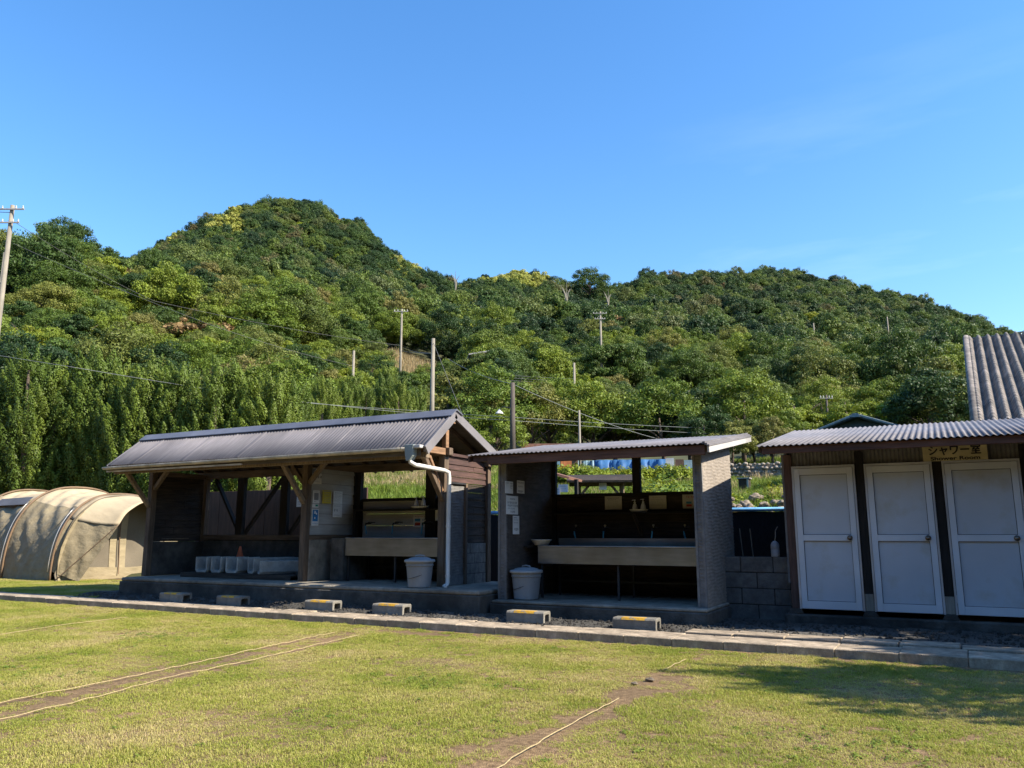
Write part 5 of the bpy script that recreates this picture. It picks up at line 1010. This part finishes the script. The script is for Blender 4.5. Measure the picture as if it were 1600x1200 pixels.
for cell, dlo, dhi in GRID:
  for gx_ in np.arange(-330, 130, cell):
    for gy_ in np.arange(20, 380, cell):
        x, y = gx_ + jit(cell * .42), gy_ + jit(cell * .42); d = hypot(x, y); a = atan2(x, y)
        if not dlo <= d < dhi: continue
        if not (AZ[1] - .10 < a < AZ[-2] + .06) or d < 34 or d > 390: continue
        u = 800 + (F_ * CP - 170 * SP) * tan(max(-1.4, min(1.4, a + YAW))); lim = float(np.interp(u, us, [TAB[q][-1][0] for q in us]))
        if d > lim * 1.06: continue
        z = terr(x, y)
        if u > 460 and d < 46: continue
        uu, vv = px_of(x, y, z + 2)
        if 590 < uu < 740 and 495 < vv < 590 and d < 112 and not (uu > 700 and vv < 535): continue   # bare brown patch
        if d < 43 and u < 470: continue
        if uu > 1010 and d < 60: continue
        if d < 88: near.append((d, x, y, z, uu)); continue
        s = random.uniform(.62, 1.3) if d < 185 else random.uniform(.48, .92)
        k = random.randint(0, 3)
        if vv < 700:
            top = d > lim * .88
            if ((328 < uu < 385 and 330 < vv < 368) or (250 < uu < 282 and vv < 386) or (615 < uu < 672 and vv < 430) or (735 < uu < 855 and vv < 452)) and random.random() < .8: k = 4; s *= 1.25
            elif random.random() < .02: k = 5
            elif random.random() < (.10 if d < 150 else .03): k = 6
        if k < 4 and d < 150: k = 7 + k
        elif k == 6 and d < 150: k = 11
        if uu < 470 and d < 140: s *= 1.12
        P_.append((x, y, z - .9)); Ro.append((0, 0, random.uniform(0, 6.28))); Sc.append((s, s, s * random.uniform(.8, 1.3))); Id.append(k)
inst('hill_forest', P_, Ro, Sc, Id, FARP + [proto(m_) for m_ in NEARM + FRESHM]); print('far trees', len(P_), 'near', len(near))
near.sort()
for (d, x, y, z, uu) in near[:215]:
    r_ = random.random(); fresh = r_ < .16
    zone = 'left slope above the conifer row' if uu < 470 else ('middle slope around the utility poles' if uu < 1010 else 'right slope above the blue-grey gable')
    s = random.uniform(.62, .98) * (.8 if uu > 470 else 1.05)
    if fresh: tree(x, y, z - .4, random.choice(FRESHM), s, 'bright yellow-green broadleaf tree on the ' + zone, 'bright trees on the ' + zone)
    else: tree(x, y, z - .4, random.choice(NEARM), s, 'leafy green broadleaf tree on the ' + zone, 'green trees on the ' + zone)
# conifer row at the left
CON = [conifer('crown', 6.4, 1.3, 170, 300, .062, 'leaf_conifer'), conifer('crown', 6.0, 1.2, 155, 300, .062, 'leaf_conifer'), conifer('crown', 6.8, 1.4, 180, 300, .062, 'leaf_conifer')]
ctk = trunk_mesh('trunk', 5.2, .12, 0)
k = 0
for q in range(25):
    u = -110 + 23.2 * q; a = az_of(u); x = (19.4 + .2 * 34) / (1 / tan(a) - .2); x += jit(.15); y = 19.4 + .2 * (x + 34) + jit(.9); d = hypot(x, y)
    vt = 556 + random.uniform(-14, 34) + (20 if u > 380 else 0); h = zat(u, vt, d) - terr(x, y) + .1
    tree(x, y, terr(x, y) - .1, CON[k % 3], h / (6.4, 6.0, 6.8)[k % 3], 'tall flame-shaped green conifer in the dense row behind the tent', 'row of conifers behind the tent', ctk, name='conifer', sz=1.0); k += 1
for u, d, h in ((470, 36, 5.6), (500, 37, 5.6), (530, 38, 5.7), (560, 38, 5.6), (590, 39, 5.4), (620, 38, 5.4), (650, 39, 5.3), (600, 43, 6.0), (545, 44, 6.2), (490, 42, 6.0)):
    x, y = pol(u, d); tree(x, y, terr(x, y) - .3, CON[k % 3], h * .84 / 6.4, 'smaller dark conifer behind the ridge of the long shed roof', 'conifers behind the long shed roof', ctk, name='conifer'); k += 1
# shrubs and trees between the sheds and the slope
for u, v, d, s in ((700, 640, 42, .8), (735, 640, 44, .8), (765, 650, 41, .75), (830, 645, 42, .72), (860, 655, 44, .8), (930, 655, 43, .75), (965, 650, 45, .8), (1000, 640, 46, .85), (1040, 655, 42, .75), (1085, 645, 44, .85), (1130, 650, 46, .85), (1170, 645, 44, .8), (1150, 690, 38, .42), (1185, 690, 40, .45), (1215, 690, 39, .45), (1240, 680, 42, .5), (720, 690, 37, .55), (775, 700, 36, .5), (1110, 672, 39, .55)):
    x, y = pol(u, d); tree(x, y, terr(x, y) - .3, random.choice(NEARM), s, 'leafy tree standing just behind the shed roofs at the foot of the slope', 'trees just behind the shed roofs')
for u, d, s in ((1215, 50, .8), (1255, 52, .75), (1340, 55, .75), (1385, 50, .8), (1425, 53, .8), (1470, 48, .9), (1505, 50, 1.0), (1440, 62, .9), (1300, 70, .8)):
    x, y = pol(u, d); tree(x, y, terr(x, y) - .4, FRESHM[0] if u < 1430 else NEARM[1], s, ('bright bushy tree behind the blue-grey gable' if u < 1430 else 'dark leafy tree left of the tiled roof'), ('bright trees behind the gable' if u < 1430 else 'dark trees beside the tiled roof'))
# weeds and bushes on the bank (seen through the openings)
BU = [bush('bush', .5, .55, 900, .085, 'leaf_weed'), bush('bush', .6, .5, 900, .075, 'leaf_weed'), bush('bush', .5, .6, 800, .10, 'leaf_fresh')]
DRY = proto(blades('dry_tuft', 120, .25, .2, .55, .016, 'leaf_dry', .5)); GRN = proto(blades('green_tuft', 140, .25, .15, .45, .018, 'leaf_weed', .6)); PET = proto(bush('flower_cluster', .12, .12, 60, .05, 'petal'))
P_, Ro, Sc, Id = [], [], [], []
for k in range(5200):
    u = random.uniform(300, 1330); d = random.uniform(15.5, 30 if u < 1100 else 46) / max(.4, cos(az_of(u))); x, y = pol(u, d)
    if y < 15.3: continue
    z = terr(x, y); r_ = random.random(); id_ = 1 if r_ < .93 else (0 if r_ < .98 else 2)
    if 550 < u < 700 and random.random() < .07: id_ = 2
    if y > 22 and u < 740: id_ = 0 if random.random() < .35 else id_
    P_.append((x, y, z - .02)); Ro.append((jit(.1), jit(.1), random.uniform(0, 6.28))); s = random.uniform(.6, 1.2); Sc.append((s, s, s)); Id.append(id_)
inst('bank_grass', P_, Ro, Sc, Id, [DRY, GRN, PET])
P_, Ro, Sc, Id = [], [], [], []
for k in range(900):
    u = random.uniform(585, 725); v = random.uniform(505, 600); d = random.uniform(60, 108); x, y = pol(u, d); z = terr(x, y); uu, vv = px_of(x, y, z + .4)
    if vv > 600 or vv < 480: continue
    P_.append((x, y, z)); Ro.append((jit(.1), jit(.1), random.uniform(0, 6.28))); s = random.uniform(2, 3.6); Sc.append((s, s, s * 1.1)); Id.append(0 if random.random() < .9 else 1)
inst('dry_grass', P_, Ro, Sc, Id, [DRY, GRN])
for k in range(250):
    u = random.choice((random.uniform(990, 1095), random.uniform(990, 1095), random.uniform(1130, 1240), random.uniform(1130, 1240), random.uniform(555, 700), random.uniform(860, 990), random.uniform(330, 480))); yb_ = random.uniform(16.3, 26); d = yb_ / cos(az_of(u)); x, y = pol(u, d)
    s = random.uniform(.6, 1.15) * (1.15 if 990 < u < 1100 else .7 if u < 990 else .85)
    o = bpy.data.objects.new('bush', random.choice(BU)); COL.objects.link(o); o.location = (x, y, terr(x, y) - .1); o.scale = (s, s, s * random.uniform(.8, 1.2)); o.rotation_euler = (0, 0, random.uniform(0, 6.28))
    tagp(o, 'sunlit green bush growing on the bank behind the sheds', 'bush', 'bushes on the bank behind the sheds')
for u, d, zt in ((742, 70, 566), (772, 69, 560), (800, 72, 562), (757, 66, 585), (788, 66, 580)):
    p = at_(u, zt, d); tree(p.x, p.y, p.z - 4.6, NEARM[1], .9, 'leafy tree half hiding the grey-roofed house on the slope', 'trees around the grey-roofed house')
# bare dead trees on the slopes
for u, v, d, s, lb in ((712, 440, 190, 1.5, 'pale dead tree trunk forking on the saddle between the two hills'), (885, 462, 180, 1.7, 'group of pale bare branches left of the dark tree on the middle ridge'), (1330, 585, 100, .9, 'pale forked trunk showing under a flat bright crown on the right slope'), (950, 468, 175, 1.3, 'bare whitish branches right of the dark tree on the middle ridge')):
    p = at_(u, v, d); m_ = MB(); z0 = -1.5
    for q in range(5): a = q * 1.3; m_.tube([(0, 0, z0), (cos(a) * .25, sin(a) * .25, .3), (cos(a) * .8, sin(a) * .8, 1.0 + .15 * q)], [.09, .06, .02], 6)
    o = m_.build('dead_tree', 'dead_wood', loc=(0, 0, 0)); o.location = p; o.scale = (s,) * 3; tagp(o, lb, 'tree')
# dark round tree on the middle skyline
p = at_(922, 440, 225); tree(p.x, p.y, terr(p.x, p.y), NEARM[2], 2.0, 'dark tree standing out on the middle skyline', None)
# trees beside the showers, right of the photo, that throw the long shadow over the lawn
for x, y, h, lb in ((4.9, 8.75, 5.5, 'tree right of the photo whose shadow lies over the lawn'), (5.3, 10.9, 5.2, 'tree right of the photo shading the shower doors'), (5.0, 12.2, 4.6, 'tree right of the photo behind the others')):
    t_ = tree(x, y, 0, CON[0], h / 6.4, lb, None, ctk, name='conifer'); t_.scale.x *= 1.5; t_.scale.y *= 1.5; t_.rotation_euler.z = 0

# unseen trees added behind the camera to block low sky from the shaded fronts
P_, Ro, Sc, Id = [], [], [], []
for xw in np.arange(-60, 34, 2.1):
    for q in range(3):
        P_.append((xw + jit(.8), -10 - 2.2 * q + jit(.6), 0)); Ro.append((0, 0, random.uniform(0, 6.28))); s = random.uniform(1.5, 2.0); Sc.append((s, s, s)); Id.append(random.randint(0, 2))
foliage('leaf_sky_blocker', [(0, (.02, .028, .012)), (1, (.03, .04, .018))], trans=.1)  # leaves of the added unseen trees, kept dark to cut green bounce
DKM = CON[1].copy(); DKM.materials.clear(); DKM.materials.append(MATS['leaf_sky_blocker'])
inst('added_sky_blocker_trees', P_, Ro, Sc, Id, [proto(DKM)] * 3)
# loose stones on the gravel
P_, Ro, Sc, Id = [], [], [], []
for k in range(5200):
    x = random.uniform(-15.2, 2.2); y = random.uniform(9.95, 11.0 if x > -6.2 else 10.8)
    if x > -2.9: y = random.uniform(9.95, 11.95)
    s = abs(random.gauss(.008, .007)) + .004; P_.append((x, y, GZ(x, y) + .004)); Ro.append((jit(3), jit(3), jit(3))); Sc.append((s * 1.3, s, s * .8)); Id.append(0)
GST = bpy.data.meshes.new('pebble'); bm = bmesh.new(); bmesh.ops.create_icosphere(bm, subdivisions=1, radius=1); bm.to_mesh(GST); bm.free(); GST.materials.append(MATS['concrete'])
GST.materials.clear(); GST.materials.append(MATS['gravel']); inst('gravel_stones', P_, Ro, Sc, Id, [proto(GST)])

# small weeds scattered in the turf
P_, Ro, Sc, Id = [], [], [], []
for k in range(330):
    cx_, cy_ = random.choice([(random.uniform(-13, 1.5), random.uniform(3.2, 9.2))] * 3 + [(-4.1, 6.4), (-.6, 5.6), (-9, 7.2), (-7.8, 4.6)]); x, y = cx_ + random.gauss(0, .35), cy_ + random.gauss(0, .3)
    if y > KY(x) - .05: continue
    P_.append((x, y, .004)); Ro.append((0, 0, random.uniform(0, 6.28))); s = random.uniform(.5, 1.1); Sc.append((s, s, s * .6)); Id.append(0)
inst('lawn_weeds', P_, Ro, Sc, Id, [proto(bush('weed', .05, .035, 34, .026, 'leaf_weed', 1.0))])
